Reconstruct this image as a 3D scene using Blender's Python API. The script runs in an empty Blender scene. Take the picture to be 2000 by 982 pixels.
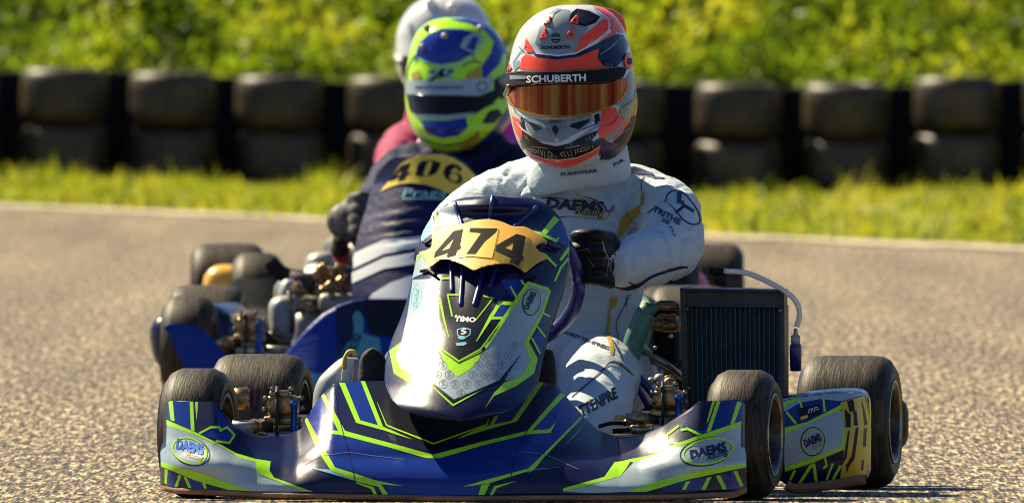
import bpy, bmesh, math, random
import numpy as np
from mathutils import Vector, Matrix, Euler, noise
from mathutils.bvhtree import BVHTree
from mathutils.geometry import delaunay_2d_cdt

random.seed(7)
rng = np.random.default_rng(7)
S = bpy.context.scene
COL = S.collection
PI = math.pi

# ------------------------------------------------------------------ camera
FPX, DIST, CAMH = 45000.0, 45.0, 1.0          # a long telephoto lens, 45 m from the front kart
CAM = Vector((0, -DIST, CAMH))
PITCH = math.atan(511 / FPX)
cd = bpy.data.cameras.new("camera")
cam = bpy.data.objects.new("camera", cd)
COL.objects.link(cam)
cam.location = CAM
cam.rotation_euler = (PI / 2 - PITCH, 0, 0)
cd.sensor_width = 36
cd.lens = 36 * FPX / 2000
cd.clip_start, cd.clip_end = 1, 2000
cd.dof.use_dof = True
cd.dof.focus_distance = 45.45
cd.dof.aperture_fstop = cd.lens / 1000 / 0.040
S.camera = cam
CR = Euler(cam.rotation_euler).to_matrix()

# ------------------------------------------------------------------ light
SUN = Vector((-0.53, 0.47, 0.74)).normalized()      # towards the sun: image-left, behind the karts
w = bpy.data.worlds.new("World")
S.world = w
w.use_nodes = True
nt = w.node_tree
bg = nt.nodes["Background"]
sky = nt.nodes.new("ShaderNodeTexSky")
sky.sky_type = 'NISHITA'
sky.sun_disc = False
sky.sun_elevation = math.asin(SUN.z)
sky.sun_rotation = math.atan2(SUN.x, SUN.y)
sky.dust_density = 0.0
sky.ozone_density = 8.0
nt.links.new(sky.outputs[0], bg.inputs[0])
bg.inputs[1].default_value = 0.05
sl = bpy.data.lights.new("sun", 'SUN')
sl.energy = 5.0
sl.angle = math.radians(0.5)
sl.color = (1.0, 0.86, 0.58)
so = bpy.data.objects.new("sun", sl)
COL.objects.link(so)
so.location = (-30, 20, 40)
so.rotation_euler = SUN.to_track_quat('Z', 'Y').to_euler()
S.view_settings.view_transform = 'Standard'
S.view_settings.look = 'None'
S.view_settings.exposure = 1.2
S.view_settings.gamma = 1
S.cycles.filter_width = 1.05
S.cycles.max_bounces = 6
S.cycles.sample_clamp_indirect = 4


# ------------------------------------------------------------------ materials
def nodes(m):
    return m.node_tree.nodes, m.node_tree.links


def mat(name, col, rough=0.5, metal=0.0, coat=0.0, spec=0.5, trans=0.0, vary=0.0, vscale=40, bump=0.0, bscale=60,
        bdist=0.004, stretch=(1, 1, 1), rvary=0.0, col2=None, detail=4):
    m = bpy.data.materials.new(name)
    m.use_nodes = True
    N, L = nodes(m)
    p = N["Principled BSDF"]
    p.inputs["Base Color"].default_value = (*col, 1)
    p.inputs["Roughness"].default_value = rough
    p.inputs["Metallic"].default_value = metal
    p.inputs["Coat Weight"].default_value = coat
    p.inputs["Coat Roughness"].default_value = 0.08
    p.inputs["Specular IOR Level"].default_value = spec
    if trans:
        p.inputs["Transmission Weight"].default_value = trans
    tc = N.new("ShaderNodeTexCoord")
    mp = N.new("ShaderNodeMapping")
    mp.inputs["Scale"].default_value = stretch
    L.new(tc.outputs["Object"], mp.inputs[0])
    if vary or col2 or rvary:
        nz = N.new("ShaderNodeTexNoise")
        nz.inputs["Scale"].default_value = vscale
        nz.inputs["Detail"].default_value = detail
        nz.inputs["Roughness"].default_value = 0.65
        L.new(mp.outputs[0], nz.inputs["Vector"])
        rp = N.new("ShaderNodeValToRGB")
        rp.color_ramp.elements[0].position = 0.36
        rp.color_ramp.elements[1].position = 0.66
        c2 = col2 or tuple(min(1, c * (1 + vary)) for c in col)
        c1 = col if col2 else tuple(c * (1 - vary) for c in col)
        rp.color_ramp.elements[0].color = (*c1, 1)
        rp.color_ramp.elements[1].color = (*c2, 1)
        L.new(nz.outputs["Fac"], rp.inputs[0])
        if vary or col2:
            L.new(rp.outputs[0], p.inputs["Base Color"])
        if rvary:
            mr = N.new("ShaderNodeMapRange")
            mr.inputs["To Min"].default_value = max(0.02, rough - rvary)
            mr.inputs["To Max"].default_value = min(1, rough + rvary)
            L.new(nz.outputs["Fac"], mr.inputs[0])
            L.new(mr.outputs[0], p.inputs["Roughness"])
    if bump:
        nb = N.new("ShaderNodeTexNoise")
        nb.inputs["Scale"].default_value = bscale
        nb.inputs["Detail"].default_value = 3
        L.new(mp.outputs[0], nb.inputs["Vector"])
        b = N.new("ShaderNodeBump")
        b.inputs["Strength"].default_value = bump
        b.inputs["Distance"].default_value = bdist
        L.new(nb.outputs["Fac"], b.inputs["Height"])
        L.new(b.outputs[0], p.inputs["Normal"])
    return m


def gloss(name, col, rough=0.24, coat=0.1, vary=0.10, dust=.10):
    m = mat(name, col, min(rough, .3), 0, min(coat, .25), .3, vary=vary, vscale=500, bump=0.10, bscale=45, bdist=0.004, rvary=0.07)
    N, L = nodes(m)
    p = N["Principled BSDF"]
    src = p.inputs["Base Color"].links[0].from_socket
    tc = N.new("ShaderNodeTexCoord")
    nz = N.new("ShaderNodeTexNoise")
    nz.inputs["Scale"].default_value = 14
    nz.inputs["Detail"].default_value = 9
    nz.inputs["Roughness"].default_value = .72
    L.new(tc.outputs["Object"], nz.inputs["Vector"])
    mr = N.new("ShaderNodeMapRange")
    mr.inputs["From Min"].default_value = .52
    mr.inputs["From Max"].default_value = .78
    mr.inputs["To Max"].default_value = dust * 2.2
    L.new(nz.outputs["Fac"], mr.inputs[0])
    mx = N.new("ShaderNodeMixRGB")
    mx.inputs[2].default_value = (.22, .17, .11, 1)
    L.new(mr.outputs[0], mx.inputs[0])
    L.new(src, mx.inputs[1])
    L.new(mx.outputs[0], p.inputs["Base Color"])
    return m


M = {}
M['lime'] = gloss('lime_vinyl', (0.34, 0.70, 0.02), vary=.16)
M['royal'] = gloss('royal_blue_vinyl', (0.006, 0.028, 0.21), vary=.2, dust=.03)
M['navy'] = gloss('navy_plastic', (0.003, 0.005, 0.042), .32, .15, vary=.3, dust=.012)
M['black'] = gloss('black_vinyl', (0.004, 0.004, 0.009), 0.42, .0, dust=.03)
M['ink'] = mat('matt_black_print', (0.005, 0.005, 0.008), 0.75, 0, 0, .12, vary=.3)
M['cyan'] = gloss('pale_cyan_vinyl', (0.25, 0.55, 0.62))
M['silver'] = mat('silver_flake_vinyl', (0.31, 0.385, 0.42), 0.32, 0.15, 0.25, vary=.22, vscale=700, bump=.12, bscale=45, rvary=.1)
M['gold'] = mat('gold_plate_plastic', (0.74, 0.37, 0.025), 0.55, 0, 0.3, vary=.1, vscale=30, bump=.08, bscale=60)
M['gold2'] = mat('pale_gold_vinyl', (0.80, 0.46, 0.04), 0.6, 0, 0, vary=.08, vscale=300)
M['white'] = gloss('white_print', (0.8, 0.8, 0.8))
M['grey'] = gloss('grey_print', (0.17, 0.2, 0.22))
M['olive'] = mat('olive_gold_vinyl', (0.33, 0.23, 0.015), 0.35, 0.2, .4, vary=.25, vscale=120)
M['lip'] = mat('scraped_tan_plastic', (0.23, 0.115, 0.055), 0.75, vary=.35, vscale=30, stretch=(.3, 1, 3), bump=.3, bscale=120)
M['rubber'] = mat('scuffed_tyre_rubber', (0.005, 0.004, 0.003), 0.55, 0, 0, .25, col2=(0.068, 0.050, 0.030), vscale=24, stretch=(5, .7, .7), bump=.3,
                  bscale=60, bdist=.003)
M['sidewall'] = mat('black_tyre_sidewall', (0.004, 0.0045, 0.005), 0.45, 0, 0, .25, vary=.4, vscale=20, bump=.15, bscale=50)
M['walltyre'] = mat('weathered_tyre_rubber', (0.008, 0.006, 0.004), 0.5, 0, 0, .4, col2=(0.055, 0.034, 0.012), vscale=7, bump=.3, bscale=25, bdist=.01)
M['rim'] = mat('magnesium_rim', (0.035, 0.032, 0.027), 0.38, 0.85, vary=.3, vscale=60)
M['hub'] = mat('dark_hub_metal', (0.02, 0.02, 0.022), 0.5, 0.6, vary=.3)
M['steel'] = mat('worn_steel', (0.30, 0.27, 0.22), 0.33, 0.9, vary=.35, vscale=60, rvary=.15)
M['bronze'] = mat('oily_bronze_metal', (0.30, 0.19, 0.09), 0.36, 0.85, vary=.4, vscale=90, rvary=.15)
M['alu'] = mat('dusty_aluminium', (0.30, 0.30, 0.29), 0.5, 0.3, vary=.2, vscale=30, bump=.1)
M['dark'] = mat('matt_black_plastic', (0.006, 0.006, 0.007), 0.55, 0, 0, .2, vary=.4, bump=.1)
M['bluemetal'] = mat('blue_anodised_metal', (0.02, 0.10, 0.42), 0.35, 0.6, vary=.15)
M['darkblue'] = mat('dark_blue_plastic', (0.008, 0.012, 0.14), 0.4, 0, .3, vary=.2)
M['red'] = mat('red_fabric', (0.42, 0.012, 0.012), 0.7, vary=.25, bump=.4, bscale=200)
M['seat'] = mat('teal_fibreglass', (0.045, 0.15, 0.125), 0.5, vary=.25, vscale=60, bump=.15)
M['hose'] = mat('milky_clear_hose', (0.75, 0.74, 0.68), 0.25, 0, .3, trans=.35)
M['radtube'] = mat('radiator_core_black', (0.006, 0.010, 0.012), 0.5, 0.3, vary=.4)
M['radfin'] = mat('radiator_tube_teal', (0.02, 0.075, 0.09), 0.4, 0.6, vary=.4, vscale=80)
M['radtank'] = mat('radiator_tank_dark', (0.045, 0.040, 0.034), 0.45, 0.4, vary=.3, vscale=30)
M['yellow'] = mat('yellow_plastic', (0.75, 0.42, 0.02), 0.35, 0, .4)
M['magenta'] = mat('magenta_fabric', (0.29, 0.010, 0.075), 0.8, vary=.2, bump=.5, bscale=40, bdist=.012)
M['magentapl'] = gloss('magenta_plastic', (0.65, 0.03, 0.30))
M['helmwhite'] = gloss('white_helmet_shell', (0.55, 0.58, 0.60), .22, .6)
M['helmlime'] = gloss('lime_helmet_shell', (0.42, 0.80, 0.02), .22, .8)
M['hred'] = gloss('coral_red_print', (0.85, 0.07, 0.03), .28, .6)
M['hnavy'] = gloss('navy_print', (0.010, 0.014, 0.06), .28, .6)
M['hgrey'] = gloss('silver_grey_print', (0.21, 0.26, 0.29), .3, .4)
M['hblue'] = gloss('deep_blue_print', (0.012, 0.03, 0.30), .22, .8)
M['visdark'] = mat('smoke_visor', (0.008, 0.007, 0.005), 0.15, 0, .0, .3, vary=.3)
M['suitwhite'] = mat('white_race_suit_cloth', (0.44, 0.505, 0.56), 0.85, vary=.06, vscale=900, bump=.55, bscale=22, bdist=.012)
M['suitnavy'] = mat('navy_race_suit_cloth', (0.006, 0.009, 0.055), 0.75, 0, 0, .2, vary=.25, vscale=200, bump=.8, bscale=24, bdist=.014)
M['trouser'] = mat('blue_trouser_cloth', (0.012, 0.026, 0.26), 0.6, vary=.25, vscale=500, bump=.5, bscale=90, bdist=.005, stretch=(.2, 1, 1))
M['tealcloth'] = mat('teal_trouser_cloth', (0.06, 0.22, 0.30), 0.8, vary=.2, vscale=300, bump=.4, bscale=40)
M['goldcloth'] = mat('gold_cloth', (0.42, 0.27, 0.02), 0.7, vary=.2, vscale=300)
M['navycloth'] = mat('navy_cloth_print', (0.008, 0.012, 0.07), 0.75, vary=.2)
M['glove'] = mat('black_leather_glove', (0.003, 0.003, 0.0035), 0.55, 0, 0, .18, vary=.3, bump=.3, bscale=80)
M['glovegrey'] = mat('grey_leather_glove', (0.02, 0.02, 0.02), 0.6, 0, 0, .25, col2=(0.20, 0.19, 0.18), vscale=30, bump=.3, bscale=60)
M['shoe'] = mat('black_shoe_sole', (0.016, 0.014, 0.012), 0.8, vary=.4, bump=.4, bscale=90)
M['silvpl'] = mat('silver_plastic_panel', (0.62, 0.65, 0.67), 0.4, 0., .2, vary=.1, vscale=400, bump=.1, bscale=30)


M['navy2'] = mat('deep_navy_panel', (0.004, 0.005, 0.058), 0.45, 0, .0, .25, vary=.2, vscale=60, bump=.25, bscale=60, bdist=.006, stretch=(1, 1, 1))
M['gold2b'] = mat('yellow_plate_print', (0.72, 0.52, 0.035), 0.4, 0, .2, vary=.08, vscale=200)
M['royal2'] = mat('brushed_royal_blue_plastic', (0.006, 0.027, 0.23), 0.45, 0, .0, .15, vary=.2, vscale=60, bump=.3, bscale=70, bdist=.004, stretch=(.3, .3, 2))
M['tealpl'] = gloss('teal_print', (0.05, 0.22, 0.33))
M['gapshade'] = mat('gap_shade_black', (0.005, 0.005, 0.005), 0.8, 0, 0, .15, vary=.4, bump=.3, bscale=12)
M['podgold'] = gloss('amber_number_panel', (0.56, 0.37, 0.03), .3)
M['hgrey2'] = gloss('grey_helmet_intake', (0.20, 0.205, 0.20), .4, .3)
M['brass'] = gloss('pale_brass_print', (0.42, 0.40, 0.26), .35, .4)
M['olive2'] = gloss('gold_fleck_print', (0.40, 0.30, 0.03), .35, .4, .3)
M['sleeve'] = mat('purple_grey_heat_sleeve', (0.05, 0.04, 0.06), 0.8, bump=.5, bscale=120, vary=.4)


# mirrored visor: gold iridescent coat, vertical reflection streaks painted into its colour
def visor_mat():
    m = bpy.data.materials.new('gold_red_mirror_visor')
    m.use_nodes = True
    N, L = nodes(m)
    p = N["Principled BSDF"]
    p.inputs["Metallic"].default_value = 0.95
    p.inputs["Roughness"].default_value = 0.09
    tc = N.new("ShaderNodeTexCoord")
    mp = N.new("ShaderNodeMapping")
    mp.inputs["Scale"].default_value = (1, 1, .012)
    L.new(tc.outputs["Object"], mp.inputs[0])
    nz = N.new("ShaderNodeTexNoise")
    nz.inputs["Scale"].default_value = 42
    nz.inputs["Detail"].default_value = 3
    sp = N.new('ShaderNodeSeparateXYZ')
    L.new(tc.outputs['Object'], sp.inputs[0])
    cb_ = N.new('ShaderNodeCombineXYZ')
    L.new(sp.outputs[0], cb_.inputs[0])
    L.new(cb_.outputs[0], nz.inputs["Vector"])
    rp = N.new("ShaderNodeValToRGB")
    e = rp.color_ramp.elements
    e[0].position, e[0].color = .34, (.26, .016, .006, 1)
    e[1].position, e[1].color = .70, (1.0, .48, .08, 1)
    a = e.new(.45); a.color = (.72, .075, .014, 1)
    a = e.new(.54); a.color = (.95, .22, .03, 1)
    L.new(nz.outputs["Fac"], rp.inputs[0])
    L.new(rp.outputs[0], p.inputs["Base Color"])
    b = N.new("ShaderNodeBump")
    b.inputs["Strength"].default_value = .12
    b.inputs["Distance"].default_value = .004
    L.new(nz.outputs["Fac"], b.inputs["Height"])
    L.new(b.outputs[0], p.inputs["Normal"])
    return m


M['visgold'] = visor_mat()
M['visrim'] = mat('gold_visor_rim', (0.55, 0.30, 0.03), 0.25, .8)


def asphalt_mat():
    m = bpy.data.materials.new('sunlit_track_asphalt')
    m.use_nodes = True
    N, L = nodes(m)
    p = N["Principled BSDF"]
    p.inputs["Specular IOR Level"].default_value = .3
    p.inputs["Roughness"].default_value = .75
    tc = N.new("ShaderNodeTexCoord")

    def tex(kind, sc, stretch, **k):
        mp = N.new("ShaderNodeMapping")
        mp.inputs["Scale"].default_value = stretch
        mp.inputs["Rotation"].default_value = (0, 0, k.get('rot', 0))
        L.new(tc.outputs["Object"], mp.inputs[0])
        t = N.new(kind)
        t.inputs["Scale"].default_value = sc
        if 'detail' in k:
            t.inputs["Detail"].default_value = k['detail']
        L.new(mp.outputs[0], t.inputs["Vector"])
        return t
    grain = tex("ShaderNodeTexNoise", 140, (1, .05, 1), detail=3, rot=.06)
    grain2 = tex("ShaderNodeTexNoise", 66, (1, .045, 1), detail=4, rot=-.10)
    patch = tex("ShaderNodeTexNoise", 3.4, (1, .035, 1), detail=6, rot=.05)
    mix = N.new("ShaderNodeMath"); mix.operation = 'ADD'
    L.new(grain.outputs["Fac"], mix.inputs[0]); L.new(grain2.outputs["Fac"], mix.inputs[1])
    half = N.new("ShaderNodeMath"); half.operation = 'MULTIPLY'; half.inputs[1].default_value = .5
    L.new(mix.outputs[0], half.inputs[0])
    rp = N.new("ShaderNodeValToRGB")
    e = rp.color_ramp.elements
    e[0].position, e[0].color = .435, (.010, .009, .006, 1)
    e[1].position, e[1].color = .64, (.80, .64, .41, 1)
    a = e.new(.47); a.color = (.075, .058, .036, 1)
    a = e.new(.535); a.color = (.225, .175, .108, 1)
    L.new(half.outputs[0], rp.inputs[0])
    rp2 = N.new("ShaderNodeValToRGB")
    rp2.color_ramp.elements[0].position, rp2.color_ramp.elements[0].color = .36, (.66, .655, .64, 1)
    rp2.color_ramp.elements[1].position, rp2.color_ramp.elements[1].color = .7, (1.12, 1.1, 1.05, 1)
    L.new(patch.outputs["Fac"], rp2.inputs[0])
    mx = N.new("ShaderNodeMixRGB"); mx.blend_type = 'MULTIPLY'; mx.inputs[0].default_value = 1
    L.new(rp.outputs[0], mx.inputs[1]); L.new(rp2.outputs[0], mx.inputs[2])
    L.new(mx.outputs[0], p.inputs["Base Color"])
    b = N.new("ShaderNodeBump")
    b.inputs["Strength"].default_value = .8
    b.inputs["Distance"].default_value = .007
    L.new(half.outputs[0], b.inputs["Height"])
    L.new(b.outputs[0], p.inputs["Normal"])
    return m


M['asphalt'] = asphalt_mat()
M['soil'] = mat('grassy_soil', (0.13, 0.16, 0.014), 0.9, col2=(0.26, 0.23, 0.035), vscale=3, detail=6)


def leaf_mat(name, c1, c2, c3, scale=1.2):
    m = bpy.data.materials.new(name)
    m.use_nodes = True
    N, L = nodes(m)
    p = N["Principled BSDF"]
    out = N["Material Output"]
    p.inputs["Roughness"].default_value = .55
    tc = N.new("ShaderNodeTexCoord")
    nz = N.new("ShaderNodeTexNoise")
    nz.inputs["Scale"].default_value = scale
    nz.inputs["Detail"].default_value = 6
    L.new(tc.outputs["Object"], nz.inputs["Vector"])
    rp = N.new("ShaderNodeValToRGB")
    e = rp.color_ramp.elements
    e[0].position, e[0].color = .34, (*c1, 1)
    e[1].position, e[1].color = .66, (*c3, 1)
    a = e.new(.5); a.color = (*c2, 1)
    L.new(nz.outputs["Fac"], rp.inputs[0])
    L.new(rp.outputs[0], p.inputs["Base Color"])
    t = N.new("ShaderNodeBsdfTranslucent")
    L.new(rp.outputs[0], t.inputs[0])
    ms = N.new("ShaderNodeMixShader")
    ms.inputs[0].default_value = .5
    L.new(p.outputs[0], ms.inputs[1]); L.new(t.outputs[0], ms.inputs[2])
    L.new(ms.outputs[0], out.inputs[0])
    return m


M['grass'] = leaf_mat('verge_grass_blades', (0.035, 0.065, 0.004), (0.30, 0.36, 0.010), (0.66, 0.55, 0.04), 3.2)
M['weeds'] = leaf_mat('bank_leaves', (0.040, 0.08, 0.004), (0.27, 0.38, 0.010), (0.62, 0.60, 0.03), 1.8)

# ------------------------------------------------------------------ geometry helpers
MW = {}


def ray(px, py):
    return CR @ Vector(((px - 1000) / FPX, (491 - py) / FPX, -1))


def W(px, py, y):
    d = ray(px, py)
    return CAM + d * ((y + DIST) / d.y)


def ppm(y):
    return FPX / (DIST + y)


def link(o, parent=None):
    COL.objects.link(o)
    if parent is not None:
        o.parent = parent
        MW[o.name] = MW[parent.name] @ Matrix.LocRotScale(o.location, o.rotation_euler, o.scale)
    else:
        MW[o.name] = Matrix.LocRotScale(o.location, o.rotation_euler, o.scale)
    return o


def tag(o, label=None, cat=None, group=None, kind=None):
    if label: o['label'] = label
    if cat: o['category'] = cat
    if group: o['group'] = group
    if kind: o['kind'] = kind
    return o


def thing(name, label, cat, loc=(0, 0, 0), rz=0.0, sc=1.0, group=None):
    o = bpy.data.objects.new(name, None)
    o.empty_display_size = .1
    o.location = loc
    o.rotation_euler = (0, 0, rz)
    o.scale = (sc, sc, sc)
    link(o)
    return tag(o, label, cat, group)


def sub(name, parent, loc=(0, 0, 0), rot=(0, 0, 0)):
    o = bpy.data.objects.new(name, None)
    o.empty_display_size = .05
    o.location = loc
    o.rotation_euler = rot
    return link(o, parent)


def mesh_of(name, v, f, mats, mi=None, smooth=True):
    me = bpy.data.meshes.new(name)
    me.from_pydata([tuple(x) for x in v], [], [tuple(x) for x in f])
    for m in (mats if isinstance(mats, (list, tuple)) else [mats]):
        me.materials.append(m)
    if mi is not None:
        me.polygons.foreach_set('material_index', np.array(mi, dtype=np.int32))
    me.polygons.foreach_set('use_smooth', [smooth] * len(f))
    me.update()
    return me


def add(name, v, f, mats, parent=None, local=False, mi=None, smooth=True, solid=0.0):
    if parent is not None and not local:
        inv = MW[parent.name].inverted()
        v = [inv @ Vector(p) for p in v]
    me = mesh_of(name, v, f, mats, mi, smooth)
    o = bpy.data.objects.new(name, me)
    link(o, parent)
    if solid:
        s = o.modifiers.new('solid', 'SOLIDIFY')
        s.thickness = solid
        s.offset = -1
    return o


class MB:
    """collects shapes for one mesh"""
    def __init__(self):
        self.v, self.f, self.m = [], [], []

    def put(self, v, f, mi=0):
        n = len(self.v)
        self.v += [Vector(p) for p in v]
        self.f += [tuple(i + n for i in q) for q in f]
        self.m += [mi] * len(f)
        return self

    def build(self, name, mats, parent=None, local=False, smooth=True, solid=0.0):
        return add(name, self.v, self.f, mats, parent, local, self.m, smooth, solid)

    def tube(self, *a, mi=0, **k):
        return self.put(*tube(*a, **k), mi)

    def box(self, *a, mi=0, **k):
        return self.put(*box(*a, **k), mi)

    def lathe(self, *a, mi=0, **k):
        return self.put(*lathe(*a, **k), mi)

    def ball(self, *a, mi=0, **k):
        return self.put(*ball(*a, **k), mi)


def catmull(pts, n=6):
    pts = [Vector(p) for p in pts]
    if len(pts) < 3:
        return pts
    P = [2 * pts[0] - pts[1]] + pts + [2 * pts[-1] - pts[-2]]
    out = []
    for i in range(1, len(P) - 2):
        for k in range(n):
            t = k / n
            a, b, c, d = P[i - 1], P[i], P[i + 1], P[i + 2]
            out.append(.5 * (2 * b + (c - a) * t + (2 * a - 5 * b + 4 * c - d) * t * t + (3 * b - a - 3 * c + d) * t ** 3))
    out.append(pts[-1])
    return out


def tube(pts, r, n=10, curve=0, round_ends=False):
    pts = [Vector(p) for p in pts]
    rr = list(r) if isinstance(r, (list, tuple)) else [r] * len(pts)
    if curve:
        m = len(pts)
        pts = catmull(pts, curve)
        rr = list(np.interp(np.linspace(0, m - 1, len(pts)), range(m), rr))
    if round_ends:
        d0, d1 = (pts[0] - pts[1]).normalized(), (pts[-1] - pts[-2]).normalized()
        r0, r1 = rr[0], rr[-1]
        pts = [pts[0] + d0 * r0, pts[0] + d0 * r0 * .86, pts[0] + d0 * r0 * .5] + pts + [pts[-1] + d1 * r1 * .5, pts[-1] + d1 * r1 * .86, pts[-1] + d1 * r1]
        rr = [r0 * .05, r0 * .5, r0 * .86] + rr + [r1 * .86, r1 * .5, r1 * .05]
    V, Fc = [], []
    up = None
    for i, p in enumerate(pts):
        t = (pts[min(i + 1, len(pts) - 1)] - pts[max(i - 1, 0)]).normalized()
        if up is None:
            up = t.orthogonal().normalized()
        up = (up - t * up.dot(t))
        up = up.normalized() if up.length > 1e-6 else t.orthogonal().normalized()
        bi = t.cross(up)
        for k in range(n):
            a = 2 * PI * k / n
            V.append(p + (up * math.cos(a) + bi * math.sin(a)) * rr[i])
    for i in range(len(pts) - 1):
        for k in range(n):
            a, b = i * n + k, i * n + (k + 1) % n
            Fc.append((a, b, b + n, a + n))
    Fc.append(tuple(reversed(range(n))))
    Fc.append(tuple(range((len(pts) - 1) * n, len(pts) * n)))
    return V, Fc


def box(c, size, bev=0.0, rot=None, seg=2):
    bm = bmesh.new()
    bmesh.ops.create_cube(bm, size=1)
    for v in bm.verts:
        v.co = Vector((v.co.x * size[0], v.co.y * size[1], v.co.z * size[2]))
    if bev:
        bmesh.ops.bevel(bm, geom=bm.edges[:], offset=bev, segments=seg, affect='EDGES', profile=.5)
    R = Euler(rot).to_matrix() if rot is not None else Matrix.Identity(3)
    V = [R @ v.co + Vector(c) for v in bm.verts]
    bm.verts.index_update()
    Fc = [tuple(v.index for v in f.verts) for f in bm.faces]
    bm.free()
    return V, Fc


def lathe(prof, n=32, c=(0, 0, 0), axis='X', closed=False):
    """prof: (along axis, radius)"""
    V, Fc = [], []
    c = Vector(c)
    for (x, r) in prof:
        for k in range(n):
            a = 2 * PI * k / n
            if axis == 'X':
                V.append(c + Vector((x, r * math.cos(a), r * math.sin(a))))
            elif axis == 'Y':
                V.append(c + Vector((r * math.cos(a), x, r * math.sin(a))))
            else:
                V.append(c + Vector((r * math.cos(a), r * math.sin(a), x)))
    m = len(prof)
    for i in range(m if closed else m - 1):
        j = (i + 1) % m
        for k in range(n):
            q = (k + 1) % n
            Fc.append((i * n + k, i * n + q, j * n + q, j * n + k) if axis != 'Y' else (i * n + k, j * n + k, j * n + q, i * n + q))
    if not closed:
        Fc.append(tuple(range(n)))
        Fc.append(tuple(reversed(range((m - 1) * n, m * n))))
    return V, Fc


def ball(c, r, rot=None, n=16, m=10):
    r = (r, r, r) if isinstance(r, (int, float)) else r
    R = Euler(rot).to_matrix() if rot is not None else Matrix.Identity(3)
    c = Vector(c)
    V, Fc = [], []
    for i in range(m + 1):
        th = PI * (i + .02 if i == 0 else i - .02 if i == m else i) / m
        for k in range(n):
            a = 2 * PI * k / n
            V.append(c + R @ Vector((r[0] * math.sin(th) * math.cos(a), r[1] * math.sin(th) * math.sin(a), r[2] * math.cos(th))))
    for i in range(m):
        for k in range(n):
            q = (k + 1) % n
            Fc.append((i * n + k, (i + 1) * n + k, (i + 1) * n + q, i * n + q))
    Fc.append(tuple(range(n)))
    Fc.append(tuple(reversed(range(m * n, (m + 1) * n))))
    return V, Fc


def pchip(xs, ys, q):
    xs, ys, q = np.array(xs, float), np.array(ys, float), np.atleast_1d(np.array(q, float))
    h = np.diff(xs)
    d = np.diff(ys) / h
    m = np.zeros(len(xs))
    m[0], m[-1] = d[0], d[-1]
    for i in range(1, len(xs) - 1):
        if d[i - 1] * d[i] > 0:
            w1, w2 = 2 * h[i] + h[i - 1], h[i] + 2 * h[i - 1]
            m[i] = (w1 + w2) / (w1 / d[i - 1] + w2 / d[i])
    i = np.clip(np.searchsorted(xs, q) - 1, 0, len(xs) - 2)
    t = np.clip((q - xs[i]) / h[i], 0, 1)
    return (1 + 2 * t) * (1 - t) ** 2 * ys[i] + t * (1 - t) ** 2 * h[i] * m[i] + t * t * (3 - 2 * t) * ys[i + 1] + t * t * (t - 1) * h[i] * m[i + 1]


def grid_faces(nu, nv, flip=False):
    f = []
    for j in range(nv - 1):
        for i in range(nu - 1):
            a = j * nu + i
            q = (a, a + 1, a + nu + 1, a + nu)
            f.append(q[::-1] if flip else q)
    return f


class Host:
    """a surface that print can be laid on, with its smooth normals"""
    def __init__(self, v, f):
        self.v, self.f = [Vector(p) for p in v], f
        self.tree = BVHTree.FromPolygons([tuple(p) for p in v], f)
        self.ray_cast, self.find_nearest = self.tree.ray_cast, self.tree.find_nearest
        n = [Vector((0, 0, 0)) for _ in v]
        for q in f:
            a, b, c = self.v[q[0]], self.v[q[1]], self.v[q[2]]
            m = (b - a).cross(c - a)
            if len(q) == 4:
                m += (c - a).cross(self.v[q[3]] - a)
            for i in q:
                n[i] += m
        self.n = [p.normalized() if p.length > 0 else Vector((0, -1, 0)) for p in n]

    def smooth(self, loc, i):
        q = self.f[i]
        if len(q) > 8:
            return None
        out = Vector((0, 0, 0))
        for k in q:
            out += self.n[k] / ((self.v[k] - loc).length_squared + 1e-8)
        return out.normalized()


def bvh(v, f):
    return Host(v, f)


def rows_body(rows, n=64, m=60, ex=2.3, face=0.0):
    """closed body from picture rows (py, left px, right px, y centre, front depth, back depth)"""
    R = np.array(rows, float)
    q = np.linspace(R[0, 0], R[-1, 0], m)
    # finer towards both ends
    t = (1 - np.cos(np.linspace(0, PI, m))) / 2
    q = R[0, 0] + (R[-1, 0] - R[0, 0]) * (.5 * t + .5 * np.linspace(0, 1, m))
    cols = [pchip(R[:, 0], R[:, k], q) for k in range(1, 6)]
    V, Fc = [], []
    for i in range(m):
        L, Rr, yc, df, db = [c[i] for c in cols]
        cx, a = (L + Rr) / 2, (Rr - L) / 2
        for k in range(n):
            an = 2 * PI * k / n
            ca, sa = math.cos(an), math.sin(an)
            x = cx + a * math.copysign(abs(ca) ** (2 / ex), ca)
            dy = math.copysign(abs(sa) ** (2 / ex), sa)
            p = W(x, q[i], yc)
            p.y = yc + (db * dy if dy > 0 else df * dy) + face * (x - cx) / ppm(yc)
            V.append(p)
    for i in range(m - 1):
        for k in range(n):
            a, b = i * n + k, i * n + (k + 1) % n
            Fc.append((a, a + n, b + n, b))
    Fc.append(tuple(range(n)))
    Fc.append(tuple(reversed(range((m - 1) * n, m * n))))
    return V, Fc


# ---- flat print laid on a surface: outlines are given as seen square-on and dropped onto the host
def crop(x0, y0, s):
    return lambda pts: [(x0 + s * p[0], y0 + s * p[1]) for p in pts]


cA, cB, cC, cD = crop(280, 680, .3075), crop(700, 380, .448), crop(950, 0, .3462), crop(740, 0, .3257)
cE, cF, cG, cH = crop(1050, 280, .3259), crop(1200, 460, .5317), crop(640, 280, .3666), crop(290, 450, .3563)
cI, cJ, cK, cL = crop(580, 700, .3), crop(1040, 580, .3259), crop(1100, 700, .2871), crop(800, 370, .18333)
cM, cN, cO, cP = crop(740, 280, .13236), crop(1500, 680, .3077), crop(740, 540, .2953), crop(980, 220, .14)
cQ, cR, cS = crop(1200, 480, .3257), crop(580, 460, .1833), crop(470, 660, .1935)


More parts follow.
